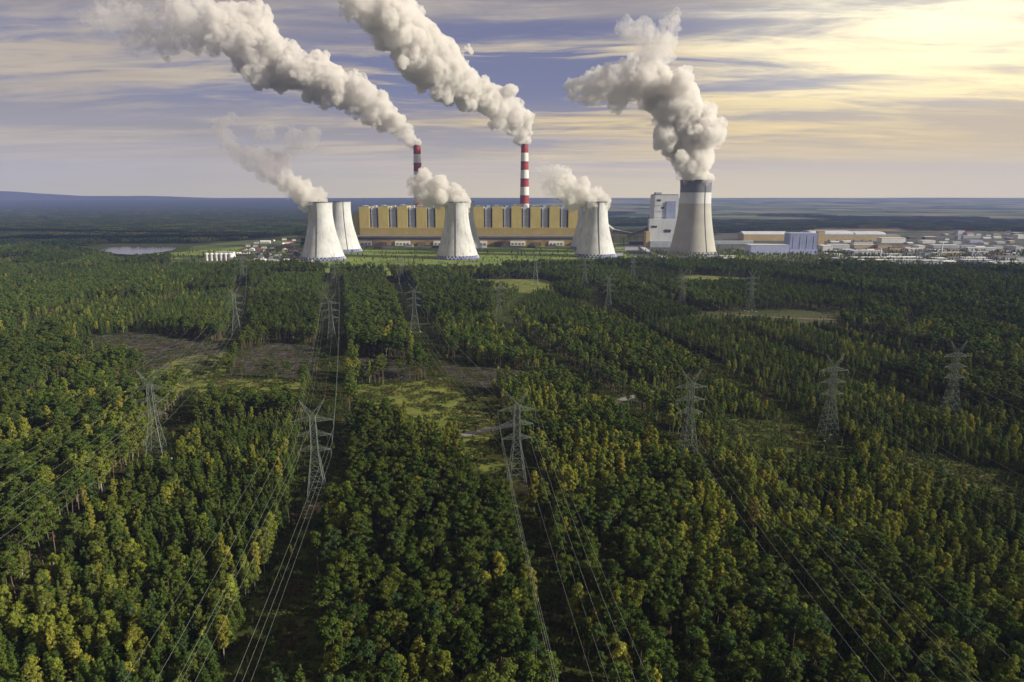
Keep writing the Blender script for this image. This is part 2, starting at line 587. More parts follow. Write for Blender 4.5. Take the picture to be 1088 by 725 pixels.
# road and tracks
def strip(name, pts, wd, mat):
    pts = [gnd(*p) for p in pts]
    mb = MB()
    z = SHEET_Z[0]; SHEET_Z[0] += .012
    n_ = len(pts)
    for i, p in enumerate(pts):
        d = (pts[min(i + 1, n_ - 1)] - pts[max(i - 1, 0)]).normalized()
        s_ = Vector((-d.y, d.x, 0)) * wd / 2
        mb.v += [(p.x - s_.x, p.y - s_.y, z), (p.x + s_.x, p.y + s_.y, z)]
    for i in range(n_ - 1):
        mb.f.append((2 * i, 2 * i + 2, 2 * i + 3, 2 * i + 1)); mb.m.append(0)
    return tag(mb.build(name, mat), kind="structure")
ROAD = [(440, 470), (470, 467), (500, 461), (530, 455), (580, 446), (640, 432), (665, 424), (700, 414)]
strip("road", ROAD, 6.0, M_ROAD)
sheet("bare_ground", [(528, 529), (545, 524), (566, 521), (566, 525), (545, 530), (530, 533)], M_SAND, jag=3)
sheet("bare_ground", [(312, 548), (322, 538), (352, 532), (356, 538), (340, 547)], M_SAND, jag=5)
strip("track", [(236, 360), (248, 361), (262, 357), (290, 352)], 5.0, M_SAND)
strip("track", [(768, 334), (830, 338), (912, 341)], 9.0, M_SAND)
strip("road", [(330, 286), (420, 281), (520, 279), (600, 281), (690, 280), (800, 283)], 8.0, M_ROAD)
strip("road", [(652, 262), (668, 270), (690, 279)], 9.0, M_ROAD)
strip("road", [(676, 258), (690, 268), (712, 276), (765, 277)], 14.0, surf("pale_concrete_road", (.4, .4, .42)))
# ------------------------------------------------------------------ power station
M_CONC = surf("tower_concrete", (.45, .455, .46), .85, .20, .03, streak=(.11, .012, .75), streak_col=(.26, .26, .26))
M_CONC_ST = surf("stained_concrete", (.43, .43, .425), .85, .22, .03, streak=(.12, .011, .85), streak_col=(.19, .19, .19))
M_BEIGE = surf("beige_concrete", (.33, .32, .29), .85, .10, .03, streak=(.08, .02, .4), streak_col=(.33, .30, .25))
M_WHITEB = surf("white_band", (.47, .48, .49), .8, .08, .03, streak=(.1, .02, .3))
M_DARKB = surf("dark_band", (.125, .13, .155), .8, .15, .04)
M_BLUE = surf("blue_louvre", (.07, .09, .25), .6, .25, .15)
M_SEAM = surf("dark_steel", (.10, .10, .11), .6, .2)
M_RED = surf("red_paint", (.25, .026, .028), .7, .18, .05, streak=(.2, .03, .4))
M_WHITE = surf("white_paint", (.60, .60, .58), .7, .12, .05, streak=(.2, .03, .4))
M_YELLOW = surf("yellow_cladding", (.385, .31, .10), .65, .10, .03, streak=(.12, .02, .4), streak_col=(.28, .19, .06))
M_OCHRE = surf("ochre_cladding", (.24, .17, .07), .7, .2, .04, streak=(.1, .02, .5))
M_GREYP = surf("grey_panel", (.30, .33, .38), .6, .15, .05, streak=(.2, .02, .4))
M_RECESS = surf("pale_grey_panel", (.42, .44, .48), .6, .12, .05, streak=(.2, .02, .4))
M_SLOT = surf("dark_slot", (.035, .038, .05), .6, .2)
M_GREYROOF = surf("grey_roof", (.13, .13, .14), .9, .25, .05)
M_PALE = surf("pale_cladding", (.44, .46, .49), .6, .10, .03, streak=(.15, .02, .35))
M_LILAC = surf("pale_blue_cladding", (.33, .36, .56), .5, .10, .05, streak=(.25, .02, .3))
M_SLATE = surf("slate_blue_cladding", (.23, .26, .40), .5, .15, .05, streak=(.25, .02, .4))
M_TAN = surf("tan_cladding", (.38, .29, .15), .7, .12, .05)
M_RUST = surf("brown_structure", (.12, .085, .06), .8, .3, .08)


def cooling_tower(px, py, h, rb, rt, label, mat, rail_deg, big=False):
    front = gnd(px, py)
    yc = front.y + rb
    c = aty(px, py, yc)
    t = empty("cooling_tower", (c.x, yc, 0))
    tag(t, label, "cooling tower", None if big else "pale concrete cooling towers of the power station")
    zt = h * (.84 if big else .86)
    a = rt * .985
    cc = zt / math.sqrt((rb / a) ** 2 - 1)
    rr = lambda z: a * math.sqrt(1 + ((z - zt) / cc) ** 2)
    z0 = 8.0

    def shell(name, za, zb, m, th=1.0, n=26):
        out_ = [(rr(za + (zb - za) * i / n), za + (zb - za) * i / n) for i in range(n + 1)]
        inn = [(r - th, z) for r, z in reversed(out_)]
        return MB().lathe(out_ + inn, 72, closed=True).build(name, m, t, smooth=False)
    if big:
        zs = (h * .69, h * .835)
        shell("shell", z0, zs[0], mat).data.polygons.foreach_set("use_smooth", [False] * (72 * 54))
        shell("white_band", zs[0] + .05, zs[1], M_WHITEB, n=8)
        shell("dark_band", zs[1] + .05, h, M_DARKB, n=8)
    else:
        shell("shell", z0, h, mat)
    # inlet: leaning columns behind a ring of louvres
    mb = MB()
    rb2 = rr(0) + 1.5
    for i in range(36):
        a0, a1, am = (2 * math.pi * (i + f_) / 36 for f_ in (0, 1, .5))
        for aa in (a0, a1):
            mb.bar((rb2 * math.cos(aa), rb2 * math.sin(aa), 0), (rr(z0) * math.cos(am), rr(z0) * math.sin(am), z0 + .3), .55)
    mb.build("inlet_columns", M_CONC, t)
    MB().lathe([(rb2 - 3.0, .2), (rb2 - 2.2, .2), (rr(7.0) - 1.6, 7.2), (rr(7.0) - 2.6, 7.2)], 72, closed=True).build("louvre_ring", M_BLUE if not big else M_GREYP, t)
    MB().lathe([(rb2 + 2.5, 0), (rb2 + 2.5, 1.6), (rb2 + 1.8, 1.6), (rb2 + 1.8, 0)], 72, closed=True).build("basin", M_BLUE if not big else M_CONC, t)
    MB().lathe([(rr(h) + .9, h - 1.2), (rr(h) + .9, h + .5), (rr(h) - 1.6, h + .5), (rr(h) - 1.6, h - 1.2)], 72, closed=True).build("rim", M_SEAM if not big else M_DARKB, t)
    # ladder with its cage running up the shell
    aa = R(rail_deg)
    pts = [((rr(z) + .6) * Vector((math.cos(aa), math.sin(aa), 0))) + Vector((0, 0, z)) for z in np.linspace(z0, h, 18)]
    MB().tube(pts, .65, sides=5).build("ladder", M_SEAM, t)
    return t, c, yc


towers = [
    cooling_tower(343.5, 278, 130, 51, 27, "pale cooling tower in front of the left pair, its steam drifting left", M_CONC, -92),
    cooling_tower(364, 269, 130, 51, 27, "pale cooling tower standing behind the left pair, bright on its right side", M_CONC, -60),
    cooling_tower(486, 276.5, 130, 51, 27.5, "cooling tower with dark run-down stains at its rim, front of the middle pair", M_CONC_ST, -90),
    cooling_tower(493, 268, 130, 51, 27, "cooling tower almost hidden behind the stained middle tower", M_CONC, -70),
    cooling_tower(632.3, 274.5, 130, 51, 27.5, "pale cooling tower in front of the right pair, nearest the striped-rim big tower", M_CONC, -84),
    cooling_tower(624.5, 266, 130, 51, 27, "cooling tower half hidden behind the right pair's front tower", M_CONC, -75),
    cooling_tower(735.5, 272, 182, 59, 38.5, "tallest cooling tower, beige with a white band and a dark grey rim", M_BEIGE, -68, True),
]


def chimney(px, py, label):
    c = aty(px, py, 2300)
    H = c.z
    t = empty("chimney", (c.x, 2300, 0))
    tag(t, label, "chimney", "tall red and white chimneys of the power station")
    rad = lambda z: 17.5 - 6.0 * z / H
    z = H
    for i in range(7):
        z2 = H - 27 * (i + 1)
        MB().lathe([(rad(z2) - .8, z2 + .05), (rad(z2), z2 + .05), (rad(z), z), (rad(z) - .8, z)], 40, closed=True).build("red_band" if i % 2 == 0 else "white_band", M_RED if i % 2 == 0 else M_WHITE, t, smooth=False)
        z = z2
    MB().lathe([(rad(0), 0), (rad(z), z)], 40).build("shaft", M_CONC, t, smooth=True)
    for i in range(0, 8, 2):
        zz = H - 27 * i - 2
        MB().lathe([(rad(zz) + .1, zz), (rad(zz) + 1.4, zz), (rad(zz) + 1.4, zz + 1.2), (rad(zz) + .1, zz + 1.2)], 40, closed=True).build("gallery", M_SEAM, t)
    MB().lathe([(rad(H) * .62, H - 6), (rad(H) * .62, H + 3), (rad(H) * .55, H + 3), (rad(H) * .55, H - 6)], 24, closed=True).build("flue", M_SEAM, t)
    return c


ch1 = chimney(443, 155, "red and white striped chimney on the left, partly behind white tower steam")
ch2 = chimney(557.5, 153.5, "red and white striped chimney on the right, clear above the yellow boiler house")

# main boiler house and turbine hall
YB, YH = 2064.0, 2004.0
zt = lambda py, Y: aty(544, py, Y).z
bx = lambda px, Y: aty(px, 240, Y).x
main = empty("boiler_house", (bx(495, YB), YB, 0))
tag(main, "very long yellow boiler house with twelve blocks and grey recesses between them", "power station")
ox = main.location.x
top, rec, bot = zt(219.5, YB), zt(242.0, YB), zt(249.5, YB)
X0, X1 = bx(382, YB) - ox, bx(614, YB) - ox
per = (X1 - X0) / 11.5
MB().box(X0, 0, 0, X1, 90, rec).build("wall", M_YELLOW, main)
mb = MB()
for j in range(6):
    z_ = bot + (rec - bot) * (j + .5) / 6
    mb.box(X0, -.5, z_ - .25, X1, -.003, z_ + .25)
mb.build("cladding_ribs", M_OCHRE, main)
for i in range(12):
    a0 = X0 + per * i
    a1 = min(a0 + per * .53, X1)
    dh = (i % 3 - 1) * 1.2
    blk = MB().box(a0, 1.0, rec + .003, a1, 88, top + dh).build("boiler_block", M_YELLOW, main)
    MB().box(a0 + .8, 1.8, top + dh + .003, a1 - .8, 86, top + dh + 1.6).build("roof_parapet", M_GREYROOF, blk)
    MB().box(a0 + per * .12, 16, top + dh + 1.7, a0 + per * .3, 40, top + dh + 4.4).build("roof_vent", M_GREYP, blk)
    MB().box(a0 + per * .36, 10, top + dh + 1.7, a0 + per * .44, 22, top + dh + 3.4).build("roof_vent", M_GREYP, blk)
    if i < 11:
        b0, b1 = a1 + .05, a0 + per - .05
        MB().box(b0, 6, rec + .003, b1, 80, top - 4).build("recess_panel", M_RECESS, main)
        wv = (b1 - b0)
        for u0, u1 in ((.03, .20), (.80, .97)):
            MB().box(b0 + wv * u0, 5.6, rec + .01, b0 + wv * u1, 5.99, top - 6).build("dark_slot", M_SLOT, main)
        for q in range(5):
            zz = rec + (top - rec) * (q + .7) / 6
            MB().box(b0 + wv * .22, 4.9, zz, b1 - wv * .22, 5.98, zz + .6).build("cross_duct", M_GREYP, main)
        MB().box(b0 + wv * .33, 20, top - 4, b1 - wv * .33, 44, top + 3).build("stair_tower", M_GREYP, main)
MB().box(bx(375.5, YB) - ox, 8, 0, X0 - .05, 60, zt(226.5, YB)).build("end_block", M_YELLOW, main)

hall = empty("turbine_hall", (bx(495, YH), YH, 0))
tag(hall, "low brown turbine hall with white panels along the foot of the yellow boiler house", "turbine hall")
ox = hall.location.x
h1 = zt(251.2, YH)
hx0, hx1 = bx(376, YH) - ox, bx(622, YH) - ox
MB().box(hx0, 0, 0, hx1, 58, h1 - 9).build("wall", M_OCHRE, hall)
MB().box(hx0 - 1, -1, h1 - 8.99, hx1 + 1, 58.5, h1 - 1.5).build("glazed_band", M_SLOT, hall)
MB().box(hx0 - 1.5, -1.6, h1 - 1.49, hx1 + 1.5, 58.8, h1).build("roof", M_GREYROOF, hall)
MB().box(hx0 - 1.2, -1.9, h1 - 3.0, hx1 + 1.2, -1.02, h1 - 2.2).build("fascia", M_TAN, hall)
for i in range(12):
    c = hx0 + (hx1 - hx0) * (i + .5) / 12
    if i % 2 == 0:
        MB().box(c - 22, -3, zt(261, YH), c + 22, -.01, zt(256.2, YH)).build("white_panel", M_WHITE, hall)
        for j in range(4):
            MB().box(c - 18 + j * 10, -3.4, zt(260, YH), c - 12 + j * 10, -3.01, zt(258.6, YH)).build("window", M_SLOT, hall)
    else:
        MB().box(c - 12, -5, 0, c + 12, -.01, zt(257.5, YH)).build("annex", M_RUST, hall)
# transformers and sheds in front of the hall
for i in range(15):
    px = 384 + i * 16.5 + rng.uniform(-4, 4)
    p = gnd(px, 263.5 + rng.uniform(-1, 1.5))
    if any((p.x - t[1].x) ** 2 + (p.y - t[2]) ** 2 < 75 ** 2 for t in towers): continue
    t = empty("transformer_shed", (p.x, p.y, 0))
    wx, wy, wz = rng.uniform(8, 16), rng.uniform(7, 12), rng.uniform(5, 9)
    tone = rng.choice(["brown", "grey", "pale"])
    MB().box(-wx, -wy, 0, wx, wy, wz).build("wall", {"brown": M_RUST, "grey": M_GREYP, "pale": M_PALE}[tone], t)
    MB().box(-wx - .5, -wy - .5, wz + .003, wx + .5, wy + .5, wz + .7).build("roof", M_GREYROOF, t)
    tag(t, "%s %s flat-roofed shed before the turbine hall, near its %s" % ("wide" if wx > 12 else "small", tone, "left end" if px < 430 else "middle" if px < 560 else "right end"), "shed", "sheds in front of the turbine hall")

# new unit beside the tallest tower
YN = 1990.0
n = empty("new_boiler_building", (bx(707, YN), YN, 0))
tag(n, "tall pale grey boiler building with a dark vertical panel beside the tallest cooling tower", "power station")
ox = n.location.x
X = lambda px: bx(px, YN) - ox
z1, z2 = zt(207.5, YN), zt(233, YN)
MB().box(X(696.5), 25, 0, X(722), 90, z1).build("wall", M_PALE, n)
MB().box(X(709), 22, zt(233, YN), X(719), 24.99, zt(214, YN)).build("dark_panel", M_SLATE, n)
MB().box(X(690), 0, 0, X(717.5), 24.9, z2).build("lower_block", M_PALE, n)
MB().box(X(697), 26, z1 + .003, X(721.5), 88, z1 + 2.5).build("roof", M_GREYROOF, n)
MB().box(X(698), 30, z1 + 2.6, X(704), 60, z1 + 8).build("lift_house", M_GREYP, n)
mb = MB()
for j in range(7):
    zz = 15 + j * 17
    mb.box(X(696.6), 24.2, zz, X(708.9), 24.99, zz + .8)
mb.build("cladding_joints", M_GREYP, n)
for px0, px1, p0, p1 in ((699, 703, 212, 214), (704, 707, 220, 222), (692, 698, 240, 242), (706, 713, 244, 247)):
    y_ = 24.6 if p0 < 233 else -.6
    MB().box(X(px0), y_ - .3, zt(p1, YN), X(px1), y_ + .38, zt(p0, YN)).build("window", M_SLOT, n)
MB().box(X(686), -14, 0, X(690) - .05, 20, zt(246, YN)).build("side_block", M_TAN, n)
MB().box(X(690) + .5, -20, 0, X(712), -.05, zt(256, YN)).build("annex", M_GREYP, n)


def gallery(name, p, q, wd, ht, m, label, z_clear=True):
    """conveyor gallery: an enclosed bridge on trestles"""
    t = empty(name, (p[0], p[1], 0))
    tag(t, label, "conveyor")
    p, q = Vector(p), Vector(q)
    o_ = Vector((p.x, p.y, 0))
    d = (q - p); dn = d.normalized()
    s_ = Vector((-dn.y, dn.x, 0)).normalized() * wd / 2
    up = Vector((0, 0, ht))
    vs = [p - s_ - o_, p + s_ - o_, p + s_ + up - o_, p - s_ + up - o_, q - s_ - o_, q + s_ - o_, q + s_ + up - o_, q - s_ + up - o_]
    MB().add(vs, [(0, 1, 2, 3), (7, 6, 5, 4), (0, 4, 5, 1), (1, 5, 6, 2), (2, 6, 7, 3), (3, 7, 4, 0)]).build("enclosed_bridge", m, t)
    rs = [v + Vector((0, 0, .05)) for v in (vs[3], vs[2], vs[6], vs[7])]
    r2 = [v + Vector((0, 0, .8)) for v in rs]
    MB().add(rs + r2, [(0, 1, 2, 3), (4, 5, 6, 7), (0, 1, 5, 4), (1, 2, 6, 5), (2, 3, 7, 6), (3, 0, 4, 7)]).build("roof", M_PALE, t)
    nn = max(2, int(d.length / 32))
    for i in range(nn):
        c = p + d * (i + .5) / nn - o_
        if c.z < 2: continue
        mb = MB()
        mb.bar(c - s_ * .9, (c.x - s_.x * 1.5, c.y - s_.y * 1.5, 0), .5).bar(c + s_ * .9, (c.x + s_.x * 1.5, c.y + s_.y * 1.5, 0), .5)
        mb.bar(c - s_ * .9, (c.x + s_.x * 1.5, c.y + s_.y * 1.5, 0), .25)
        mb.build("trestle", M_SEAM, t)


P3 = lambda px, py, Y: tuple(aty(px, py, Y))
gallery("conveyor_gallery", P3(622, 251.5, 2080), P3(692, 252.5, 2080), 9, 6, M_YELLOW, "level yellow conveyor gallery from the yellow boiler house to the new pale building")
gallery("conveyor_gallery", P3(652, 246, 2150), P3(672, 250, 2060), 8, 6, M_RUST, "sagging left end of the brown conveyor behind the right pair of towers")
gallery("conveyor_gallery", P3(672, 250, 2060), P3(690, 243, 2010), 8, 6, M_RUST, "brown conveyor gallery climbing towards the new pale boiler building")
gallery("conveyor_gallery", P3(757, 259.5, 1880), P3(800, 259.5, 1880), 9, 8, M_GREYP, "grey conveyor gallery on trestles right of the tallest cooling tower")
gallery("conveyor_gallery", P3(640, 236, 2230), P3(652, 246, 2150), 8, 6, M_PALE, "pale conveyor gallery running down behind the right pair of towers")


# ------------------------------------------------------------------ sheds and the town on the right
def shed(name, px0, px1, py0, py1, depth, wall, roof, label, style="flat", group=None, doors=0):
    base = gnd((px0 + px1) / 2, py1)
    Y = base.y
    x0, x1 = aty(px0, py1, Y).x, aty(px1, py1, Y).x
    h = max(3.0, aty(544, py0, Y).z)
    cx = (x0 + x1) / 2
    t = empty(name, (cx, Y, 0))
    hw = (x1 - x0) / 2
    tag(t, label, "building", group)
    if style == "flat":
        MB().box(-hw, 0, 0, hw, depth, h - .8).build("wall", wall, t)
        MB().box(-hw - .5, -.5, h - .797, hw + .5, depth + .5, h).build("roof", roof, t)
    elif style == "gable":
        MB().box(-hw, 0, 0, hw, depth, h * .7).build("wall", wall, t)
        MB().gable(-hw, 0, h * .7 + .003, hw, depth, h).build("roof", roof, t)
    else:
        MB().box(-hw, 0, 0, hw, depth, h * .5).build("wall", wall, t)
        MB().vault(-hw - .3, -.4, h * .5 + .003, hw + .3, depth + .4, h * .5).build("roof", roof, t)
    for i in range(doors):
        c = -hw + 2 * hw * (i + .5) / doors
        MB().box(c - 2.2, -.35, 0, c + 2.2, -.01, min(5, h * .5)).build("door", M_SLOT, t)
    return t


shed("blue_warehouse", 797.5, 838, 260.5, 271.5, 48, M_LILAC, M_PALE, "long low pale blue warehouse right of the tallest cooling tower", doors=5)
t = shed("blue_silo_block", 838.5, 867, 248, 270.5, 40, M_SLATE, M_LILAC, "tall slate blue block joined to the right end of the pale blue warehouse")
hw = 29 / 725 * t.location.y / 2
for j in range(4):
    c = -hw + 2 * hw * (j + .5) / 4
    MB().box(c - .5, -.6, 1, c + .5, -.01, 46).build("vertical_rib", M_LILAC, t)
MB().box(-hw, -5, 0, hw, -.7, 12).build("loading_bay", M_LILAC, t)
shed("transfer_tower", 868.5, 875.5, 246, 261, 18, M_TAN, M_GREYROOF, "narrow beige transfer tower right of the slate blue block")
shed("storage_hall", 790, 837, 246.3, 256, 60, M_TAN, M_PALE, "tan storage hall with a pale roof behind the pale blue warehouse", "gable")
shed("storage_hall", 876, 956, 250, 256.5, 30, M_TAN, M_GREYP, "very long narrow tan hall stretching right from the beige transfer tower", doors=9)
shed("storage_dome_hall", 863, 907, 246, 251.5, 110, M_GREYP, M_PALE, "long vaulted grey hall, left one of two behind the tan hall", "vault")
shed("storage_dome_hall", 909, 941, 246.6, 251.5, 100, M_GREYP, M_PALE, "long vaulted grey hall, right one of two behind the tan hall", "vault")
shed("office_block", 751, 765, 270.5, 275, 18, M_PALE, M_GREYROOF, "low pale office block at the foot of the tallest cooling tower")
shed("office_block", 766, 781, 272, 275.5, 14, M_WHITE, M_PALE, "low white building between the tallest tower and the pale blue warehouse")
shed("pump_house", 742, 752, 273.5, 276, 12, M_WHITE, M_PALE, "tiny white pump house under the tallest cooling tower")
shed("pump_house", 655, 662, 268.5, 272, 12, M_PALE, M_GREYROOF, "small grey pump house right of the right pair of towers")
shed("workshop", 664, 678, 262, 266, 22, M_PALE, M_GREYROOF, "pale workshop between the right towers and the new boiler building")
shed("workshop", 640, 655, 259.5, 263.5, 22, M_RUST, M_GREYROOF, "brown workshop behind the right pair of cooling towers")
shed("workshop", 669, 684, 256.5, 260.5, 20, M_RUST, M_PALE, "brown workshop with a pale roof below the climbing conveyor")

walls = {"white": M_WHITE, "pale grey": M_PALE, "grey": M_GREYP, "tan": M_TAN, "brown": M_RUST, "pale blue": M_LILAC}
M_REDROOF = surf("red_tiles", (.22, .07, .04), .8, .25, .1)
M_BROWNROOF = surf("brown_tiles", (.10, .065, .05), .8, .25, .1)
roofs = {"grey": M_GREYROOF, "pale": M_PALE, "white": M_WHITE, "red": M_REDROOF, "brown": M_BROWNROOF}
used = []
# low sheds and houses of the industrial town, row by row away from the camera
rows = [(281.5, 878, 1088, "edge of the forest"), (277.5, 870, 1088, "second row from the forest"), (272.5, 874, 1088, "middle rows of the town"),
        (268, 872, 1088, "middle of the town"), (263.5, 872, 1088, "back half of the town"), (259, 880, 1088, "back row of the town"), (254.5, 962, 1088, "far edge of the town"), (250, 1000, 1088, "farthest row by the dark wood")]
PLACE = ["far left", "left", "left centre", "centre", "right centre", "right", "far right"]
for ri, (py, a, b, where) in enumerate(rows):
    px = a + rng.uniform(0, 6)
    while px < b - 4:
        sc_ = 725 / gnd(px, py).y
        wd = rng.choice([10, 14, 18, 26, 40, 60, 75]) * sc_
        if px + wd > b: wd = max(6, b - px)
        h = rng.uniform(5, 9) if wd / sc_ < 30 else rng.uniform(7, 12)
        if rng.random() < .07: h += 8
        wn_ = rng.choices(list(walls), [5, 4, 2, 1.2, 1, .8])[0]
        rn_ = rng.choices(list(roofs), [1.5, 4, 4, .5, .6] if wd / sc_ < 30 else [1, 4, 4, .05, .1])[0]
        size = "very long" if wd / sc_ > 55 else "long" if wd / sc_ > 30 else "tall" if h > 10 else "small"
        st = rng.choice(["flat", "gable"]) if wd / sc_ < 30 else "flat"
        pos = PLACE[min(6, int((px - 860) / 228 * 7))]
        lab = f"{size} {wn_} {'gabled' if st == 'gable' else 'flat'} shed, {rn_} roof, {pos}, {where}"
        pj = py + rng.uniform(-1.2, 1.2)
        g0 = gnd(px, pj)
        # do not run into the big halls
        if not (py < 266 and px < 960 and py > 245 and pj < 257.8):
            shed("town_building", px, px + wd, pj - h * sc_ * .98, pj, rng.uniform(12, 30), walls[wn_], roofs[rn_], lab, st, "low buildings of the industrial town")
            used.append((px, pj))
        px += wd + rng.choice([1.5, 3, 5, 9])
# small chimneys in the town
for px, py, hh, lab in ((1000, 272, 34, "thin grey chimney pipe rising among the town sheds"), (935, 276, 26, "short pale chimney pipe at the forest edge of the town")):
    p = gnd(px, py)
    t = MB().lathe([(1.6, 0), (1.2, hh), (.8, hh), (.8, hh - 1)], 12).build("chimney_pipe", M_PALE, None, smooth=True, loc=(p.x, p.y, 0))
    tag(t, lab, "chimney")

# ------------------------------------------------------------------ village on the left
seen_l = {}
def house(px, py, wd, dp, h, wall, roof, label, alongx):
    p = gnd(px, py)
    t = empty("house", (p.x, p.y, 0), rng.uniform(-.5, .5))
    tag(t, label, "house", "houses of the village left of the towers")
    MB().box(-wd / 2, 0, 0, wd / 2, dp, h * .6).build("wall", wall, t)
    MB().gable(-wd / 2, 0, h * .6 + .003, wd / 2, dp, h, "x" if alongx else "y").build("roof", roof, t)
    for u in (-.28, .08, .3):
        MB().box(wd * u - .6, -.12, h * .2, wd * u + .6, -.01, h * .42).build("window", M_SLOT, t)

vrows = [(279, 245, 318, "by the forest edge"), (275, 252, 320, "second row"), (271, 250, 322, "third row"), (267, 256, 322, "fourth row"), (263, 262, 322, "fifth row"), (259.5, 270, 322, "back row"), (256, 284, 324, "farthest row")]
VP = ["far left", "left", "centre", "right", "far right"]
for py, a, b, where in vrows:
    px = a + rng.uniform(0, 5)
    while px < b:
        wn_ = rng.choices(list(walls), [6, 3, 1, 2, .6, .2])[0]
        rn_ = rng.choices(list(roofs), [2, 1.5, 2, 3.2, 2])[0]
        wd = rng.choice([10, 12, 14, 22, 30])
        h = rng.uniform(7, 10)
        pos = VP[min(4, int((px - 244) / 80 * 5))]
        lab = f"{'long' if wd > 20 else 'small'} {wn_} village house with {rn_} roof, {pos}, {where}"
        house(px, py + rng.uniform(-1.3, 1.3), wd, rng.uniform(8, 11), h, walls[wn_], roofs[rn_], lab, rng.random() < .6)
        px += wd * .45 + rng.uniform(1.2, 6.5)
shed("red_barn", 327, 331, 277, 280, 10, M_RED, M_PALE, "small red barn at the forest edge beside the left pair of cooling towers", "gable")
for i in range(6):
    px = 220.5 + i * 5.0
    p = gnd(px, 277.2)
    t = empty("silo", (p.x, p.y, 0))
    MB().lathe([(5.2, 0), (5.2, 15), (0.6, 18)], 20).build("tank", M_WHITE, t, smooth=False)
    MB().lathe([(5.4, 14.4), (5.7, 14.4), (5.7, 15.1), (5.4, 15.1)], 20, closed=True).build("rim", M_PALE, t)
    MB().bar((0, -5.5, 0), (0, -5.5, 15), .3).build("ladder", M_SEAM, t)
    tag(t, "white storage silo, %s of six in a row" % ["leftmost", "second from the left", "third from the left", "third from the right", "second from the right", "rightmost"][i], "silo", "white silos in a row")
t = shed("silo_head_house", 229, 248, 268, 276, 14, M_WHITE, M_PALE, "white head house standing over and behind the row of silos")
# ------------------------------------------------------------------ pylons and conductors
m, nt, out = new_mat("galvanised_steel")
k = NT(nt)
b = k.n("ShaderNodeBsdfPrincipled")
b.inputs["Metallic"].default_value = .3
b.inputs["Roughness"].default_value = .45
k.link(k.ramp(k.noise(k.n("ShaderNodeTexCoord").outputs["Object"], .4, 3), [(.3, (.10, .125, .11)), (.7, (.20, .225, .20))]), b.inputs["Base Color"])
k.link(b.outputs[0], out.inputs["Surface"])
M_STEEL = m
M_INSUL = surf("insulator_glass", (.10, .14, .13), .2, .2)
M_FOOT = surf("footing_concrete", (.4, .39, .36), .9)
m, nt, out = new_mat("aluminium_conductor")
b = nt.nodes.new("ShaderNodeBsdfPrincipled")
b.inputs["Base Color"].default_value = (.36, .38, .34, 1)
b.inputs["Metallic"].default_value = .35
b.inputs["Roughness"].default_value = .4
nt.links.new(b.outputs[0], out.inputs["Surface"])
M_WIRE = m

ARMS = [(27.5, 7.2), (34.5, 8.0), (41.5, 9.0)]     # height, half length
H_TOP, H_HORN, HORN_X = 43.5, 51.5, 5.6
half = lambda z: 4.9 - (4.9 - 1.55) * min(1, z / 27.0) if z < 27 else 1.55 - .35 * (z - 27) / 16.5


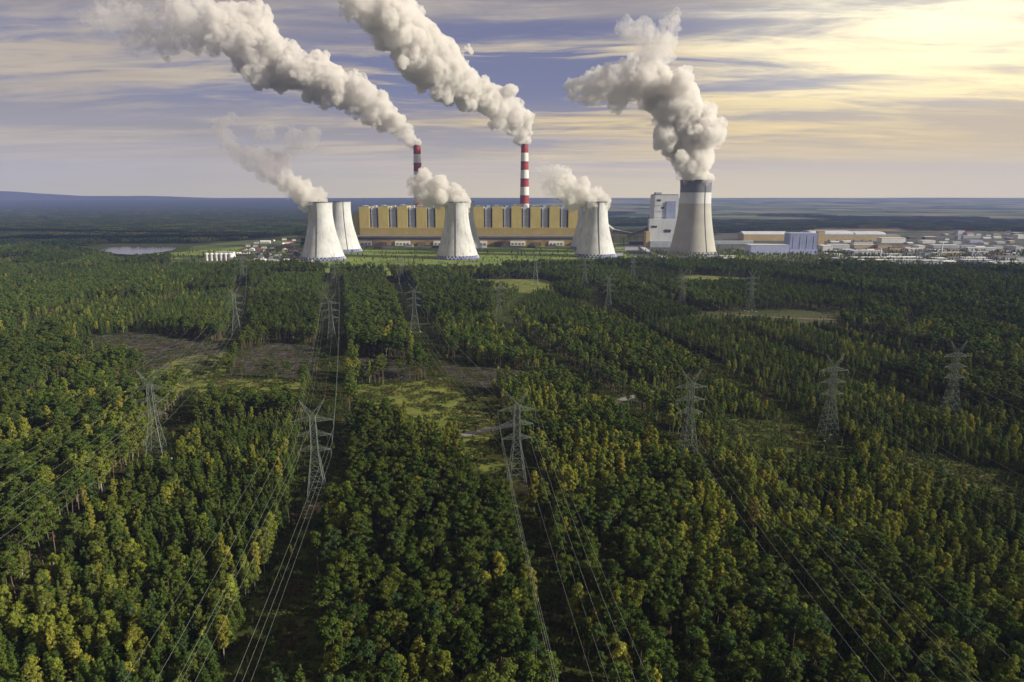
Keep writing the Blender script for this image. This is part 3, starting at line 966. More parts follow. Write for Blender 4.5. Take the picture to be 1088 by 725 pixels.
def lattice_pylon():
    root = empty("lattice_pylon")
    lv = [0, 7.5, 13.5, 18.5, 22.8, 26.5, 30, 33.2, 36.4, 39.4, 42, 43.5]
    cs = [(-1, -1), (1, -1), (1, 1), (-1, 1)]
    for sx, sy in cs:
        mb = MB()
        for a, b_ in zip(lv, lv[1:]):
            mb.bar((sx * half(a), sy * half(a), a), (sx * half(b_), sy * half(b_), b_), .135)
        mb.build("leg", M_STEEL, root)
    mb = MB()
    for i, (a, b_) in enumerate(zip(lv, lv[1:])):
        for q in range(4):
            (ax, ay), (bx_, by) = cs[q], cs[(q + 1) % 4]
            ha, hb = half(a), half(b_)
            w_ = .062 if a < 26 else .05
            mb.bar((ax * ha, ay * ha, a), (bx_ * hb, by * hb, b_), w_)
            mb.bar((bx_ * ha, by * ha, a), (ax * hb, ay * hb, b_), w_)
            mb.bar((ax * hb, ay * hb, b_), (bx_ * hb, by * hb, b_), w_)
            if a < 18:   # secondary bracing in the wide panels
                mx, my, mz, hm = (ax + bx_) / 2, (ay + by) / 2, (a + b_) / 2, half((a + b_) / 2)
                mb.bar((ax * hm, ay * hm, mz), (mx * hm, my * hm, mz), .055)
                mb.bar((bx_ * hm, by * hm, mz), (mx * hm, my * hm, mz), .055)
    mb.build("bracing", M_STEEL, root)
    for z_, L in ARMS:
        mb = MB()
        for s_ in (-1, 1):
            h0, h1 = half(z_), half(z_ + 2.2)
            tip = (s_ * L, 0, z_)
            for sy in (-1, 1):
                mb.bar((s_ * h0, sy * h0, z_), tip, .095)
                mb.bar((s_ * h1, sy * h1, z_ + 2.2), tip, .09)
                for u in (.3, .6):
                    x_ = s_ * (h0 + (L - h0) * u)
                    y0 = sy * h0 * (1 - u)
                    mb.bar((x_, y0, z_), (x_, -y0 * .9, z_), .07)
                    mb.bar((x_, y0, z_), (s_ * (h0 + (L - h0) * (u - .25)), sy * h0 * (1 - u + .25), z_ + 2.2 * (1 - u + .25)), .07)
        arm = mb.build("crossarm", M_STEEL, root)
        for s_ in (-1, 1):
            mb = MB()
            prof = []
            for i in range(9):
                zz = -.15 - i * .36
                prof += [(.05, zz), (.20, zz - .08), (.05, zz - .2)]
            mb.lathe(prof, 8)
            o = mb.build("insulator", M_INSUL, arm)
            o.location = (s_ * L, 0, z_)
    for s_ in (-1, 1):
        mb = MB()
        tip = Vector((s_ * HORN_X, 0, H_HORN))
        for sx, sy in cs:
            mb.bar((sx * half(H_TOP), sy * half(H_TOP), H_TOP), tip, .09)
        mb.bar((s_ * 2.2, .55, H_TOP + 3), (s_ * 2.2, -.55, H_TOP + 3), .07)
        mb.bar((s_ * 3.4, .3, H_TOP + 4.6), (s_ * 2.2, -.55, H_TOP + 3), .07)
        mb.build("earth_wire_horn", M_STEEL, root)
    for sx, sy in cs:
        o = MB().lathe([(0, .7), (.7, .7), (.8, -.3)], 10).build("footing", M_FOOT, root)
        o.location = (sx * 4.95, sy * 4.95, 0)
    return root


far = [(252, 358), (353, 368), (441, 352), (530, 346), (646, 333), (724, 328), (797, 331)]
near = [(168, 492), (338, 538), (549, 523), (730, 490), (879, 466), (1008, 445)]
LN = ["leftmost", "second", "third", "fourth", "fifth", "sixth", "rightmost"]
near_txt = ["nearby pylon among trees at left, below the felled ground", "nearby pylon on a bare sandy patch, left of the dark grass strip",
            "nearby pylon in the middle beside the little asphalt road", "nearby pylon right of centre rising from yellow birches",
            "nearby pylon at the edge of the young scrub on the right", "nearby pylon farthest to the right, standing among dark trees"]
far_txt = ["distant pylon beside the left felled patch", "distant pylon at the head of the straight forest ride below the left towers",
           "distant pylon at the foot of the grassy ride, left of centre", "distant pylon in the lane between two dark stands, just left of centre",
           "distant pylon right of centre in a forest lane", "distant pylon at the left end of the narrow strip field", "distant pylon behind the narrow strip field"]
third = [(258, 301), (355, 301), (427, 301), (569, 302), (621, 305), (672, 301), None]
third_txt = ["tiny far pylon near the village left of the towers", "tiny far pylon below the left pair of cooling towers", "tiny far pylon between the left and middle towers",
             "tiny far pylon on the far meadow right of the middle towers", "tiny far pylon below the right pair of towers", "tiny far pylon near the foot of the tallest tower"]
ends = [(-178, -30), (-52, -60), (40, -60), (104, -60), (225, -40), (322, -20), None]
pyl0 = None


def place_pylon(p, rz, label):
    global pyl0
    if pyl0 is None:
        pyl0 = lattice_pylon(); o = pyl0
    else:
        o = copy_tree(pyl0)
    o.location = (p[0], p[1], 0)
    o.rotation_euler = (0, 0, rz)
    tag(o, label, "pylon", "lattice pylons of the power lines")


def span(a, ra, b_, rb_, ax, az, sag, n=16):
    pa = Vector((a[0] + ax * math.cos(ra), a[1] + ax * math.sin(ra), az))
    pb = Vector((b_[0] + ax * math.cos(rb_), b_[1] + ax * math.sin(rb_), az))
    pts = []
    for i in range(n + 1):
        u = i / n
        c = pa.lerp(pb, u)
        c.z -= 4 * sag * u * (1 - u)
        pts.append(c)
    return pts


LINES = []
for i in range(7):
    pts = []
    if third[i]: pts.append((gnd(*third[i]), third_txt[i]))
    pts.append((gnd(*far[i]), far_txt[i]))
    if i < 6:
        pts.append((gnd(*near[i]), near_txt[i]))
        pts.append((Vector((*ends[i], 0)), None))
    else:
        pts.append((Vector((372, 440, 0)), None))
    rots = []
    for j in range(len(pts)):
        ds = []
        if j: ds.append((pts[j][0] - pts[j - 1][0]).normalized())
        if j < len(pts) - 1: ds.append((pts[j + 1][0] - pts[j][0]).normalized())
        d = sum(ds, Vector((0, 0, 0))).normalized()
        rots.append(math.atan2(d.y, d.x) + math.pi / 2)
    for (p, txt), rz in zip(pts, rots):
        if txt: place_pylon(p, rz, txt)
    LINES.append([p for p, _ in pts])
    lname = LN[i] + " power line"
    wires = [(s_ * L, z_ - 3.3, ("left" if s_ < 0 else "right"), nm) for (z_, L), nm in zip(ARMS, ("lower", "middle", "upper")) for s_ in (-1, 1)]
    wires += [(s_ * HORN_X, H_HORN, ("left" if s_ < 0 else "right"), "earth") for s_ in (-1, 1)]
    for ax, az, sd_, nm in wires:
        path = []
        for j in range(len(pts) - 1):
            L_ = (pts[j + 1][0] - pts[j][0]).length
            seg = span(pts[j][0], rots[j], pts[j + 1][0], rots[j + 1], ax, az, (9.5 if nm != "earth" else 6.5) * (L_ / 400) ** 2)
            path += seg if not path else seg[1:]
        o = MB().tube(path, .027 if nm != "earth" else .018, sides=5).build("power_cable", M_WIRE, smooth=True)
        ord_ = "line counted from the left" if 0 < i < 6 else "power line"
        tag(o, f"{nm} {'wire' if nm == 'earth' else 'conductor'} on the {sd_} side of the {LN[i]} {ord_}", "power cable", "wires of the power lines")
# ------------------------------------------------------------------ trees
def leaf_cloud(clumps, size, rs):
    """small leaf faces spread over ragged clumps: clumps = (centre, radii, count)"""
    V = []
    for c, rad, cnt in clumps:
        d = rs.normal(size=(cnt, 3))
        d /= np.linalg.norm(d, axis=1)[:, None]
        d[:, 2] = np.where(d[:, 2] < -.45, -d[:, 2], d[:, 2])
        rr_ = rs.uniform(.45, 1.08, cnt)[:, None]
        p = np.array(c) + d * np.array(rad) * rr_
        nrm = d / np.array(rad) * max(rad) + rs.normal(size=(cnt, 3)) * .55 + np.array((0, 0, .25))
        nrm /= np.linalg.norm(nrm, axis=1)[:, None]
        t = np.cross(nrm, rs.normal(size=(cnt, 3)))
        t /= np.linalg.norm(t, axis=1)[:, None] + 1e-9
        b_ = np.cross(nrm, t)
        s1 = (size * rs.uniform(.55, 1.25, cnt))[:, None]
        s2 = s1 * rs.uniform(.5, .95, cnt)[:, None]
        V.append(np.stack([p - t * s1, p - b_ * s2 + nrm * s1 * .12, p + t * s1, p + b_ * s2], 1).reshape(-1, 3))
    return np.concatenate(V)


def crown_mesh(name, clumps, size, mat, seed):
    V = leaf_cloud(clumps, size, np.random.default_rng(seed))
    me = bpy.data.meshes.new(name)
    n_ = len(V)
    me.vertices.add(n_)
    me.vertices.foreach_set("co", V.astype(np.float32).ravel())
    me.loops.add(n_)
    me.loops.foreach_set("vertex_index", np.arange(n_, dtype=np.int32))
    me.polygons.add(n_ // 4)
    me.polygons.foreach_set("loop_start", np.arange(0, n_, 4, dtype=np.int32))
    me.materials.append(mat)
    me.update(calc_edges=True)
    me.validate()
    return me


def pine_parts(seed, H=19.0, form="domed"):
    r_ = random.Random(seed)
    cl, limbs = [], []
    lean = (r_.uniform(-.5, .5), r_.uniform(-.5, .5))
    at_ = lambda z: Vector((lean[0] * z / H, lean[1] * z / H, z))
    if form in ("domed", "flat", "ragged"):
        z0 = H * (.5 if form != "flat" else .6)
        n_ = 13 if form != "ragged" else 11
        W = {"domed": 2.9, "flat": 3.2, "ragged": 2.6}[form]
        for i in range(n_):
            u = (i + .5) / n_
            z = z0 + (H - z0) * (.08 + .86 * u)
            w_ = W * (math.sin(math.pi * (.22 + .68 * u)) if form == "domed" else (.55 + .45 * u) if form == "flat" else r_.uniform(.55, 1.0) * (1.1 - .5 * u))
            a = i * 2.4 + r_.uniform(-.5, .5)
            rad_ = w_ * r_.uniform(.45, .95) * (1 if u < .9 else .3)
            c = at_(z) + Vector((math.cos(a) * rad_, math.sin(a) * rad_, r_.uniform(-.3, .3)))
            s = r_.uniform(.8, 1.7) * (W / 2.9)
            cl.append((tuple(c), (s, s, s * r_.uniform(.55, .8)), 120))
            limbs.append((at_(z - 1.2), c))
    else:   # young, pointed
        n_ = 11
        z0 = H * .18
        for i in range(n_):
            u = i / (n_ - 1)
            z = z0 + (H - z0) * u
            w_ = 2.7 * (1 - u) ** .8 + .25
            for j in range(3 if u < .75 else 1):
                a = i * 1.9 + j * 2.1 + r_.uniform(-.3, .3)
                q = w_ * .55 if u < .9 else 0
                c = at_(z) + Vector((math.cos(a) * q, math.sin(a) * q, -.2))
                cl.append((tuple(c), (w_ * .6 + .2, w_ * .6 + .2, .75), 48 if u < .75 else 40))
                if j == 0: limbs.append((at_(z + .2), c))
    return cl, limbs, at_


def birch_parts(seed, H=17.0, form="oval"):
    r_ = random.Random(seed)
    lean = (r_.uniform(-.7, .7), r_.uniform(-.7, .7))
    at_ = lambda z: Vector((lean[0] * z / H, lean[1] * z / H, z))
    cl, limbs = [], []
    z0 = H * (.3 if form != "tall" else .25)
    n_ = 24
    W = {"oval": 2.45, "tall": 1.85, "broad": 3.0}[form]
    for i in range(n_):
        u = (i + .5) / n_
        z = z0 + (H - z0) * u * .97
        w_ = W * math.sin(math.pi * (.12 + .80 * u)) ** .8
        a = i * 2.4 + r_.uniform(-.6, .6)
        rad_ = w_ * r_.uniform(.25, .85)
        c = at_(z) + Vector((math.cos(a) * rad_, math.sin(a) * rad_, 0))
        s = r_.uniform(.7, 1.3) * (W / 2.5) ** .6
        cl.append((tuple(c), (s, s, s * r_.uniform(.8, 1.15)), 84))
        if i % 2 == 0: limbs.append((at_(max(2, z - 2.0)), c))
    return cl, limbs, at_


def trunk_mb(H, at_, limbs, r0, mb=None):
    mb = mb or MB()
    pts = [at_(H * u) + Vector((.12 * math.sin(7 * u), .12 * math.cos(5 * u), 0)) for u in (0, .15, .4, .65, .85, .96)]
    pts[0].z = -.4
    mb.tube(pts, r0, .05, sides=7)
    for p, c in limbs:
        mb.tube([p, p.lerp(c, .5) + Vector((0, 0, .15)), c], .09, .03, sides=4)
    return mb


M_PBARK = surf("pine_bark", (.115, .08, .055), .9, .35, 1.2)
M_BBARK = surf("birch_bark", (.30, .28, .25), .8, .4, 2.0)
PINE_TONES = {"deep green": (.044, .070, .017), "bluish green": (.040, .070, .027), "olive green": (.080, .094, .019), "mid green": (.062, .095, .020)}
BIRCH_TONES = {"golden yellow": (.205, .200, .034), "yellow green": (.165, .190, .032), "olive": (.105, .122, .028), "fresh green": (.085, .120, .025)}
leaf_pine = leaf_mat("pine_needles", [(0, (.040, .064, .016)), (.3, (.052, .080, .018)), (.55, (.066, .098, .020)), (.8, (.084, .102, .020)), (1, (.044, .074, .027))])
leaf_birch = leaf_mat("birch_leaves", [(0, (.080, .115, .024)), (.25, (.125, .152, .028)), (.6, (.165, .190, .032)), (.92, (.205, .200, .034)), (1, (.19, .165, .034))], trans=.32)
leaf_pine_own = leaf_mat("pine_needles_toned", None, True)
leaf_birch_own = leaf_mat("birch_leaves_toned", None, True, .32)
leaf_mix = leaf_mat("mixed_leaves", [(0, (.020, .036, .014)), (.55, (.032, .052, .016)), (.8, (.05, .062, .018)), (1, (.10, .10, .024))])

leaf_tuft = leaf_mat("grass_and_heather", [(0, (.035, .055, .016)), (.4, (.055, .075, .02)), (.75, (.085, .095, .028)), (1, (.075, .055, .03))])
PF = [("domed", 19), ("flat", 20), ("ragged", 19), ("pointed", 13)]
BF = [("oval", 17), ("tall", 19), ("broad", 16)]
src = bpy.data.collections.new("forest_tree_kinds")     # never linked to the scene
VAR = {}
kinds = []
for sp, forms, fn, lm, lo, bk in (("pine", PF, pine_parts, leaf_pine, leaf_pine_own, M_PBARK), ("birch", BF, birch_parts, leaf_birch, leaf_birch_own, M_BBARK)):
    for fi, (form, H) in enumerate(forms):
        for v in range(4):
            cl, limbs, at_ = fn(100 * fi + 7 * v + (0 if sp == "pine" else 55), H, form)
            tb = trunk_mb(H, at_, limbs, .24 if sp == "pine" else .17)
            trunk = tb.mesh(f"{sp}_trunk", bk)
            crown = crown_mesh(f"{sp}_crown", cl, .36 if sp == "pine" else .34, lo, 31 * fi + v)
            both = crown_mesh(f"{sp}_whole", cl, .36 if sp == "pine" else .34, lm, 31 * fi + v)
            bm = bmesh.new(); bm.from_mesh(both)
            nf = len(bm.faces)
            bm.from_mesh(trunk); bm.faces.ensure_lookup_table()
            for f_ in bm.faces[nf:]: f_.material_index = 1
            bm.to_mesh(both); bm.free()
            both.materials.append(bk)
            o = bpy.data.objects.new("kind_%02d_%s" % (len(kinds), sp), both)
            src.objects.link(o)
            VAR[(sp, form, v)] = (len(kinds), trunk, crown, H)
            kinds.append((sp, form, v))

# coarse clump of woodland for the country beyond
def wood_patch(seed, size=60.0):
    r_ = random.Random(seed)
    cl = []
    for i in range(100):
        x, y = r_.uniform(-size / 2, size / 2), r_.uniform(-size / 2, size / 2)
        h = r_.uniform(12, 18)
        w_ = r_.uniform(2.4, 3.6)
        cl.append(((x, y, h * .62), (w_, w_, h * .36), 34))
    return crown_mesh("wood_patch", cl, 1.25, leaf_mix, seed)
npatch0 = len(kinds)
for i in range(4):
    o = bpy.data.objects.new("kind_%02d_wood" % (npatch0 + i), wood_patch(70 + i))
    src.objects.link(o)


def tuft_patch(seed, size=9.0):
    r_ = random.Random(seed)
    cl = []
    for i in range(46):
        h = r_.choice([.25, .3, .4, .5, .9, 1.3])
        w_ = r_.uniform(.4, .9) + h * .3
        cl.append(((r_.uniform(-size / 2, size / 2), r_.uniform(-size / 2, size / 2), h * .5), (w_, w_, h * .6), 14))
    return crown_mesh("tuft_patch", cl, .30, leaf_tuft, seed)
def brash_patch(seed):
    r_ = random.Random(seed)
    mb = MB()
    for i in range(70):
        c = Vector((r_.uniform(-5, 5), r_.gauss(0, .7), r_.uniform(.05, .75)))
        a, l_ = r_.gauss(0, .7), r_.uniform(.5, 1.8)
        d = Vector((math.cos(a), math.sin(a), r_.uniform(-.25, .25))) * l_
        mb.bar(c - d, c + d, r_.uniform(.04, .12), sides=3)
    for i in range(6):      # stumps
        x, y = r_.uniform(-5, 5), r_.choice([-1, 1]) * r_.uniform(1.6, 4)
        mb.lathe([(0, .35), (.22, .35), (.28, -.1)], 7, x, y)
    return mb.mesh("brash_patch", M_BRASH)
ntuft0 = npatch0 + 4
M_BRASH = surf("cut_branches", (.085, .074, .066), .9, .4, .6)
for i in range(3):
    o = bpy.data.objects.new("kind_%02d_brash" % (ntuft0 + 3 + i), brash_patch(300 + i))
    src.objects.link(o)
for i in range(3):
    o = bpy.data.objects.new("kind_%02d_tufts" % (ntuft0 + i), tuft_patch(170 + i))
    src.objects.link(o)


def inside(px, py, poly):
    x = np.array([p[0] for p in poly]); y = np.array([p[1] for p in poly])
    r_ = np.zeros(px.shape, bool)
    j = len(poly) - 1
    for i in range(len(poly)):
        cnd = ((y[i] > py) != (y[j] > py)) & (px < (x[j] - x[i]) * (py - y[i]) / (y[j] - y[i] + 1e-9) + x[i])
        r_ ^= cnd
        j = i
    return r_


def dist_seg(X, Y, a, b_):
    dx, dy = b_[0] - a[0], b_[1] - a[1]
    t = np.clip(((X - a[0]) * dx + (Y - a[1]) * dy) / (dx * dx + dy * dy), 0, 1)
    return np.hypot(X - a[0] - t * dx, Y - a[1] - t * dy)


def hash2(i, j, s):
    v = np.sin(i * 127.1 + j * 311.7 + s * 74.7) * 43758.5453
    return v - np.floor(v)


# candidate points: jittered grid over the sector in view and a margin
CELL = 4.15
gx, gy = np.meshgrid(np.arange(-1500, 1500, CELL), np.arange(120, 1780, CELL))
X = (gx + nrng.uniform(-.48, .48, gx.shape) * CELL).ravel()
Y = (gy + nrng.uniform(-.48, .48, gy.shape) * CELL).ravel()
keep = (np.abs(X) < .80 * Y + 75)
X, Y = X[keep], Y[keep]
D = Y * CT + CAM_H * ST
PX = 544 + 725 * X / D
PY = 362.5 - 725 * (Y * ST - CAM_H * CT) / D
# stands of even age, set along the run of the power lines
ua, ub = X * .966 + Y * .26, -X * .26 + Y * .966
wob = 7 * np.sin(ub / 130.0) + 5 * np.sin(ua / 71.0 + 1)
SA, SB = 104.0, 270.0
si = np.floor((ua + wob) / SA)
ubs = ub + wob * .6 + 130 * hash2(si, si * 0, 9)
sj = np.floor(ubs / SB)
fa = ((ua + wob) / SA - si) * SA; fb = (ubs / SB - sj) * SB
lane = np.minimum(np.minimum(fa, SA - fa) - .8, np.minimum(fb, SB - fb) + 1.0)
age = np.where(Y > 420, .56 + .54 * hash2(si, sj, 1), .68 + .40 * hash2(si, sj, 1))
tone = np.where(Y > 420, .95, .78) + .60 * hash2(si, sj, 7)  # random per stand; farther stands lightened, sunlit tops painted into the leaf colour
mixr = hash2(si, sj, 2)
dens = np.where(age < .8, 1.0, .80 - .12 * hash2(si, sj, 3))
lowf = np.sin(X / 41 + 1.3) * np.sin(Y / 53 + .4) + .6 * np.sin(X / 17 + Y / 23) + .5 * np.sin(Y / 90 - X / 60)
dens = dens - .08 * (lowf > 1.0)
birch = .06 + .16 * (mixr > .55) + .10 * (lowf > .5) + .05 * np.clip(lowf, -1, 2)
add = lambda poly, val: np.where(inside(PX, PY, poly), val, 0)
# where the photo shows autumn birch and aspen among the pines
birch += add([(560, 420), (800, 470), (1110, 590), (1110, 730), (930, 640), (760, 580), (560, 560)], .48) * (lowf > -.5)
birch += add([(740, 500), (830, 540), (900, 600), (870, 640), (780, 560)], .45)
birch += add([(880, 500), (1110, 560), (1110, 620), (1000, 640), (890, 560)], .3)
birch += add([(356, 440), (500, 440), (505, 540), (400, 500)], .40) * (lowf > -.7)
birch += add([(-40, 430), (140, 420), (240, 500), (240, 580), (-40, 600)], .30) * (lowf > -.3)
birch += add([(200, 590), (330, 520), (300, 700), (230, 730)], .22)
birch += add([(520, 640), (640, 660), (640, 735), (500, 735)], .30)
birch += add([(640, 600), (1110, 640), (1110, 740), (640, 740)], .12)
birch += add([(-40, 640), (120, 660), (60, 735), (-40, 735)], .2)
birch -= add([(60, 560), (250, 530), (300, 560), (220, 690), (60, 660)], .22)
birch -= add([(370, 520), (540, 540), (560, 640), (400, 640)], .22)
birch -= add([(610, 540), (740, 600), (700, 735), (600, 735)], .15)
far_ = Y > 700
birch = np.where(far_, .03 + .14 * (mixr > .6) + .06 * (lowf > .9), birch)
grove = np.sin(X / 13.0 + 2.1 * np.sin(Y / 31.0)) + np.sin(Y / 17.0 + 1.7 * np.sin(X / 27.0))
birch = np.where(far_, birch, birch * np.clip(.95 + .75 * grove, .12, 2.0))
birch = np.clip(birch, 0.015, .9)
# clearings and corridors
free = np.zeros(X.shape, bool)
for poly in Z_FELLED + Z_MEADOW + Z_SCRUB: free |= inside(PX, PY, poly)
sparse = np.zeros(X.shape, bool)
for poly in (Z_LAWN, Z_YARD, Z_TOWN, [(112, 279), (150, 271), (205, 267), (262, 262), (240, 270), (195, 275), (130, 281)]): sparse |= inside(PX, PY, poly)
free |= inside(PX, PY, [(84, 267), (112, 261), (196, 261), (192, 269), (166, 276), (140, 279), (110, 275)])
free |= inside(PX, PY, [(240, 735), (262, 650), (290, 590), (318, 548), (330, 540), (352, 540), (346, 575), (330, 630), (318, 735)])   # dark grassed strip on the left
free |= inside(PX, PY, [(950, 362), (958, 346), (970, 338), (981, 336), (982, 348), (972, 360)]) | inside(PX, PY, Z_STRIP)
for i, L in enumerate(LINES):
    for j in range(len(L) - 1):
        nearp = max(L[j].y, L[j + 1].y) < 500
        wd = (3.0, 9.0, 5.5, 4.0, 2.5, 2.5, 2.5)[i] if nearp else (11, 15, 15, 13, 12, 11, 10)[i]
        d_ = dist_seg(X, Y, L[j], L[j + 1])
        free |= (d_ < wd)
    for p in L: free |= np.hypot(X - p.x, np.where(Y < p.y, .55, 1.0) * (Y - p.y)) < (12 if p.y < 500 else 9)
rp = [gnd(*p) for p in ROAD]
for a, b_ in zip(rp, rp[1:]): free |= dist_seg(X, Y, a, b_) < 6.5
for t_ in towers: free |= np.hypot(X - t_[1].x, Y - t_[2]) < 70
lane_ok = (lane > np.where(Y > 420, 6.0, 2.4)) | (nrng.random(X.shape) < .12)
pick_ = nrng.random(X.shape)
ok = ~free & np.where(sparse, pick_ < np.where(PX > 690, .15, np.where(PX < 318, .055, .03)), (pick_ < dens) & lane_ok)
# brush and saplings in the clearings
brush = free & (inside(PX, PY, Z_SCRUB[0]) | inside(PX, PY, Z_SCRUB[1])) & (pick_ < .75)
felled = np.zeros(X.shape, bool)
for poly in Z_FELLED: felled |= inside(PX, PY, poly)
brush |= free & (pick_ < .42) & (Y < 420) & ~felled
brush |= free & (pick_ < .10) & (Y < 900) & ~felled
scl = age * np.clip(nrng.normal(.94, .15, X.shape), .5, 1.25)
scl *= np.where(Y < 330, 1.0 + .1 * hash2(si, sj, 5), 1.0)
scl = np.where(sparse, .55 * nrng.uniform(.6, 1.2, X.shape), scl)
scl = np.where(brush, nrng.uniform(.08, .34, X.shape) * np.where(Y < 420, .8, 1), scl)
ok |= brush
isb = nrng.random(X.shape) < np.where(brush, .6, np.where(sparse, .5, birch))
X, Y, PX, PY, scl, isb, age, sparse, brush, mixr, lowf, tone = (a[ok] for a in (X, Y, PX, PY, scl, isb, age, sparse, brush, mixr, lowf, tone))
N = len(X)
rf = nrng.random(N); rv = nrng.integers(0, 4, N); rz = nrng.uniform(0, 6.283, N)
young = (age < .74) & ~isb
pick = np.zeros(N, np.int32)
for i in range(N):
    if isb[i]:
        form = "oval" if rf[i] < .45 else "tall" if rf[i] < .62 else "broad"
        key = ("birch", form, int(rv[i]))
    else:
        form = "pointed" if (young[i] and rf[i] < .75) or rf[i] < .06 else "domed" if rf[i] < .5 else "flat" if rf[i] < .72 else "ragged"
        key = ("pine", form, int(rv[i]))
    pick[i] = VAR[key][0]
scl = np.where((pick >= 12) & (pick < 16), scl * 1.12, scl)

# low growth on the open ground near the camera
tx_, ty_ = np.meshgrid(np.arange(-560, 560, 7.0), np.arange(110, 700, 7.0))
UX = (tx_ + nrng.uniform(-2.5, 2.5, tx_.shape)).ravel(); UY = (ty_ + nrng.uniform(-2.5, 2.5, tx_.shape)).ravel()
UD = UY * CT + CAM_H * ST
upx, upy = 544 + 725 * UX / UD, 362.5 - 725 * (UY * ST - CAM_H * CT) / UD
uk = np.abs(UX) < .80 * UY + 40
for poly in Z_FELLED: uk &= ~(inside(upx, upy, poly) & (nrng.random(UX.shape) < .45))
for poly in Z_MEADOW: uk &= ~(inside(upx, upy, poly) & (nrng.random(UX.shape) < .45))
for a, b_ in zip(rp, rp[1:]): uk &= dist_seg(UX, UY, a, b_) > 8
for L in LINES:
    for p in L: uk &= np.hypot(UX - p.x, UY - p.y) > 7
UX, UY = UX[uk], UY[uk]

# the nearest three hundred of each species in the frame are trees of their own
own = np.zeros(N, bool)
Dt = Y * CT + (CAM_H - 12) * ST
TX = 544 + 725 * X / Dt
TY = 362.5 - 725 * (Y * ST - (CAM_H - 12) * CT) / Dt
infr = (TX > 6) & (TX < 1082) & (TY < 718) & ~brush & ~sparse & (scl > .5)
for flag in (False, True):
    idx = np.where(infr & (isb == flag))[0]
    idx = idx[np.argsort(Y[idx] - 14 * scl[idx])][:300]
    own[idx] = True
COLP = ["at the left edge", "near the left edge", "two tenths across", "three tenths across", "four tenths across", "just left of centre", "just right of centre",
        "six tenths across", "seven tenths across", "eight tenths across", "near the right edge", "at the right edge"]
tone_p, tone_b = list(PINE_TONES.items()), list(BIRCH_TONES.items())
inv = {v[0]: (kk, v) for kk, v in VAR.items()}
for i in np.where(own)[0]:
    (sp, form, v), (_, trunk, crown, H) = inv[int(pick[i])]
    if sp == "pine":
        tn, tc_ = tone_p[(0, 0, 1, 2, 3, 3)[int(rng.random() * 6)]]
    else:
        tn, tc_ = tone_b[(0, 1, 1, 1, 2, 2, 3)[int(rng.random() * 7)]]
    s = float(scl[i])
    jit = rng.uniform(.85, 1.15) * float(tone[i])
    t = empty(f"{sp}_tree", (float(X[i]), float(Y[i]), 0), float(rz[i]))
    t.scale = (s * rng.uniform(.92, 1.1), s * rng.uniform(.92, 1.1), s)
    for nm, me in (("trunk", trunk), ("crown", crown)):
        o = bpy.data.objects.new(nm, me)
        COL.objects.link(o)
        o.parent = t
        if nm == "crown": o.color = (tc_[0] * jit, tc_[1] * jit, tc_[2] * jit, 1)
    hgt = H * s
    size = "tall" if hgt > 17.5 else "middling" if hgt > 13.5 else "short"
    ty = float(TY[i])
    rowt = "on the bottom edge" if ty > 690 else "just above the bottom edge" if ty > 655 else "in the lower foreground" if ty > 620 else "in the upper foreground" if ty > 575 else "below the nearby pylons"
    shape = {"domed": "round-topped", "flat": "flat-topped", "ragged": "ragged", "pointed": "pointed", "oval": "oval", "tall": "narrow", "broad": "broad"}[form]
    cp = COLP[min(11, int(float(TX[i]) / 1088 * 12))]
    tag(t, f"{size} {shape} {tn} {sp} {cp}, {rowt}", "tree", "pines of the near forest" if sp == "pine" else "autumn birches of the near forest")

# all the other trees: one mass per kind of wood
def forest(name, xs_, ys_, zs_, rz_, sc_, pk, tn_=None, kind="stuff"):
    me = bpy.data.meshes.new(name)
    n_ = len(xs_)
    me.vertices.add(n_)
    me.vertices.foreach_set("co", np.stack([xs_, ys_, zs_], 1).astype(np.float32).ravel())
    for an, ty, dat in (("turn", "FLOAT", rz_), ("size", "FLOAT", sc_), ("pick", "INT", pk), ("tone", "FLOAT", np.ones(n_) if tn_ is None else tn_)):
        a = me.attributes.new(an, ty, "POINT")
        a.data.foreach_set("value", np.asarray(dat, np.float32 if ty == "FLOAT" else np.int32))
    o = bpy.data.objects.new(name, me)
    COL.objects.link(o)
    ng = bpy.data.node_groups.new(name, "GeometryNodeTree")
    ng.interface.new_socket("Geometry", in_out="INPUT", socket_type="NodeSocketGeometry")
    ng.interface.new_socket("Geometry", in_out="OUTPUT", socket_type="NodeSocketGeometry")
    gi, go = ng.nodes.new("NodeGroupInput"), ng.nodes.new("NodeGroupOutput")
    iop = ng.nodes.new("GeometryNodeInstanceOnPoints")
    ci = ng.nodes.new("GeometryNodeCollectionInfo")
    ci.inputs["Collection"].default_value = src
    ci.inputs["Separate Children"].default_value = True
    ci.inputs["Reset Children"].default_value = True
    def attr(nm, ty):
        a = ng.nodes.new("GeometryNodeInputNamedAttribute")
        a.data_type = ty
        a.inputs[0].default_value = nm
        return a.outputs[0]
    cx = ng.nodes.new("ShaderNodeCombineXYZ")
    ng.links.new(attr("turn", "FLOAT"), cx.inputs[2])
    ng.links.new(gi.outputs[0], iop.inputs["Points"])
    ng.links.new(ci.outputs[0], iop.inputs["Instance"])
    iop.inputs["Pick Instance"].default_value = True
    ng.links.new(attr("pick", "INT"), iop.inputs["Instance Index"])
    ng.links.new(cx.outputs[0], iop.inputs["Rotation"])
    ng.links.new(attr("size", "FLOAT"), iop.inputs["Scale"])
    ng.links.new(iop.outputs[0], go.inputs[0])
    md = o.modifiers.new("trees", "NODES")
    md.node_group = ng
    tag(o, kind=kind)
    return o


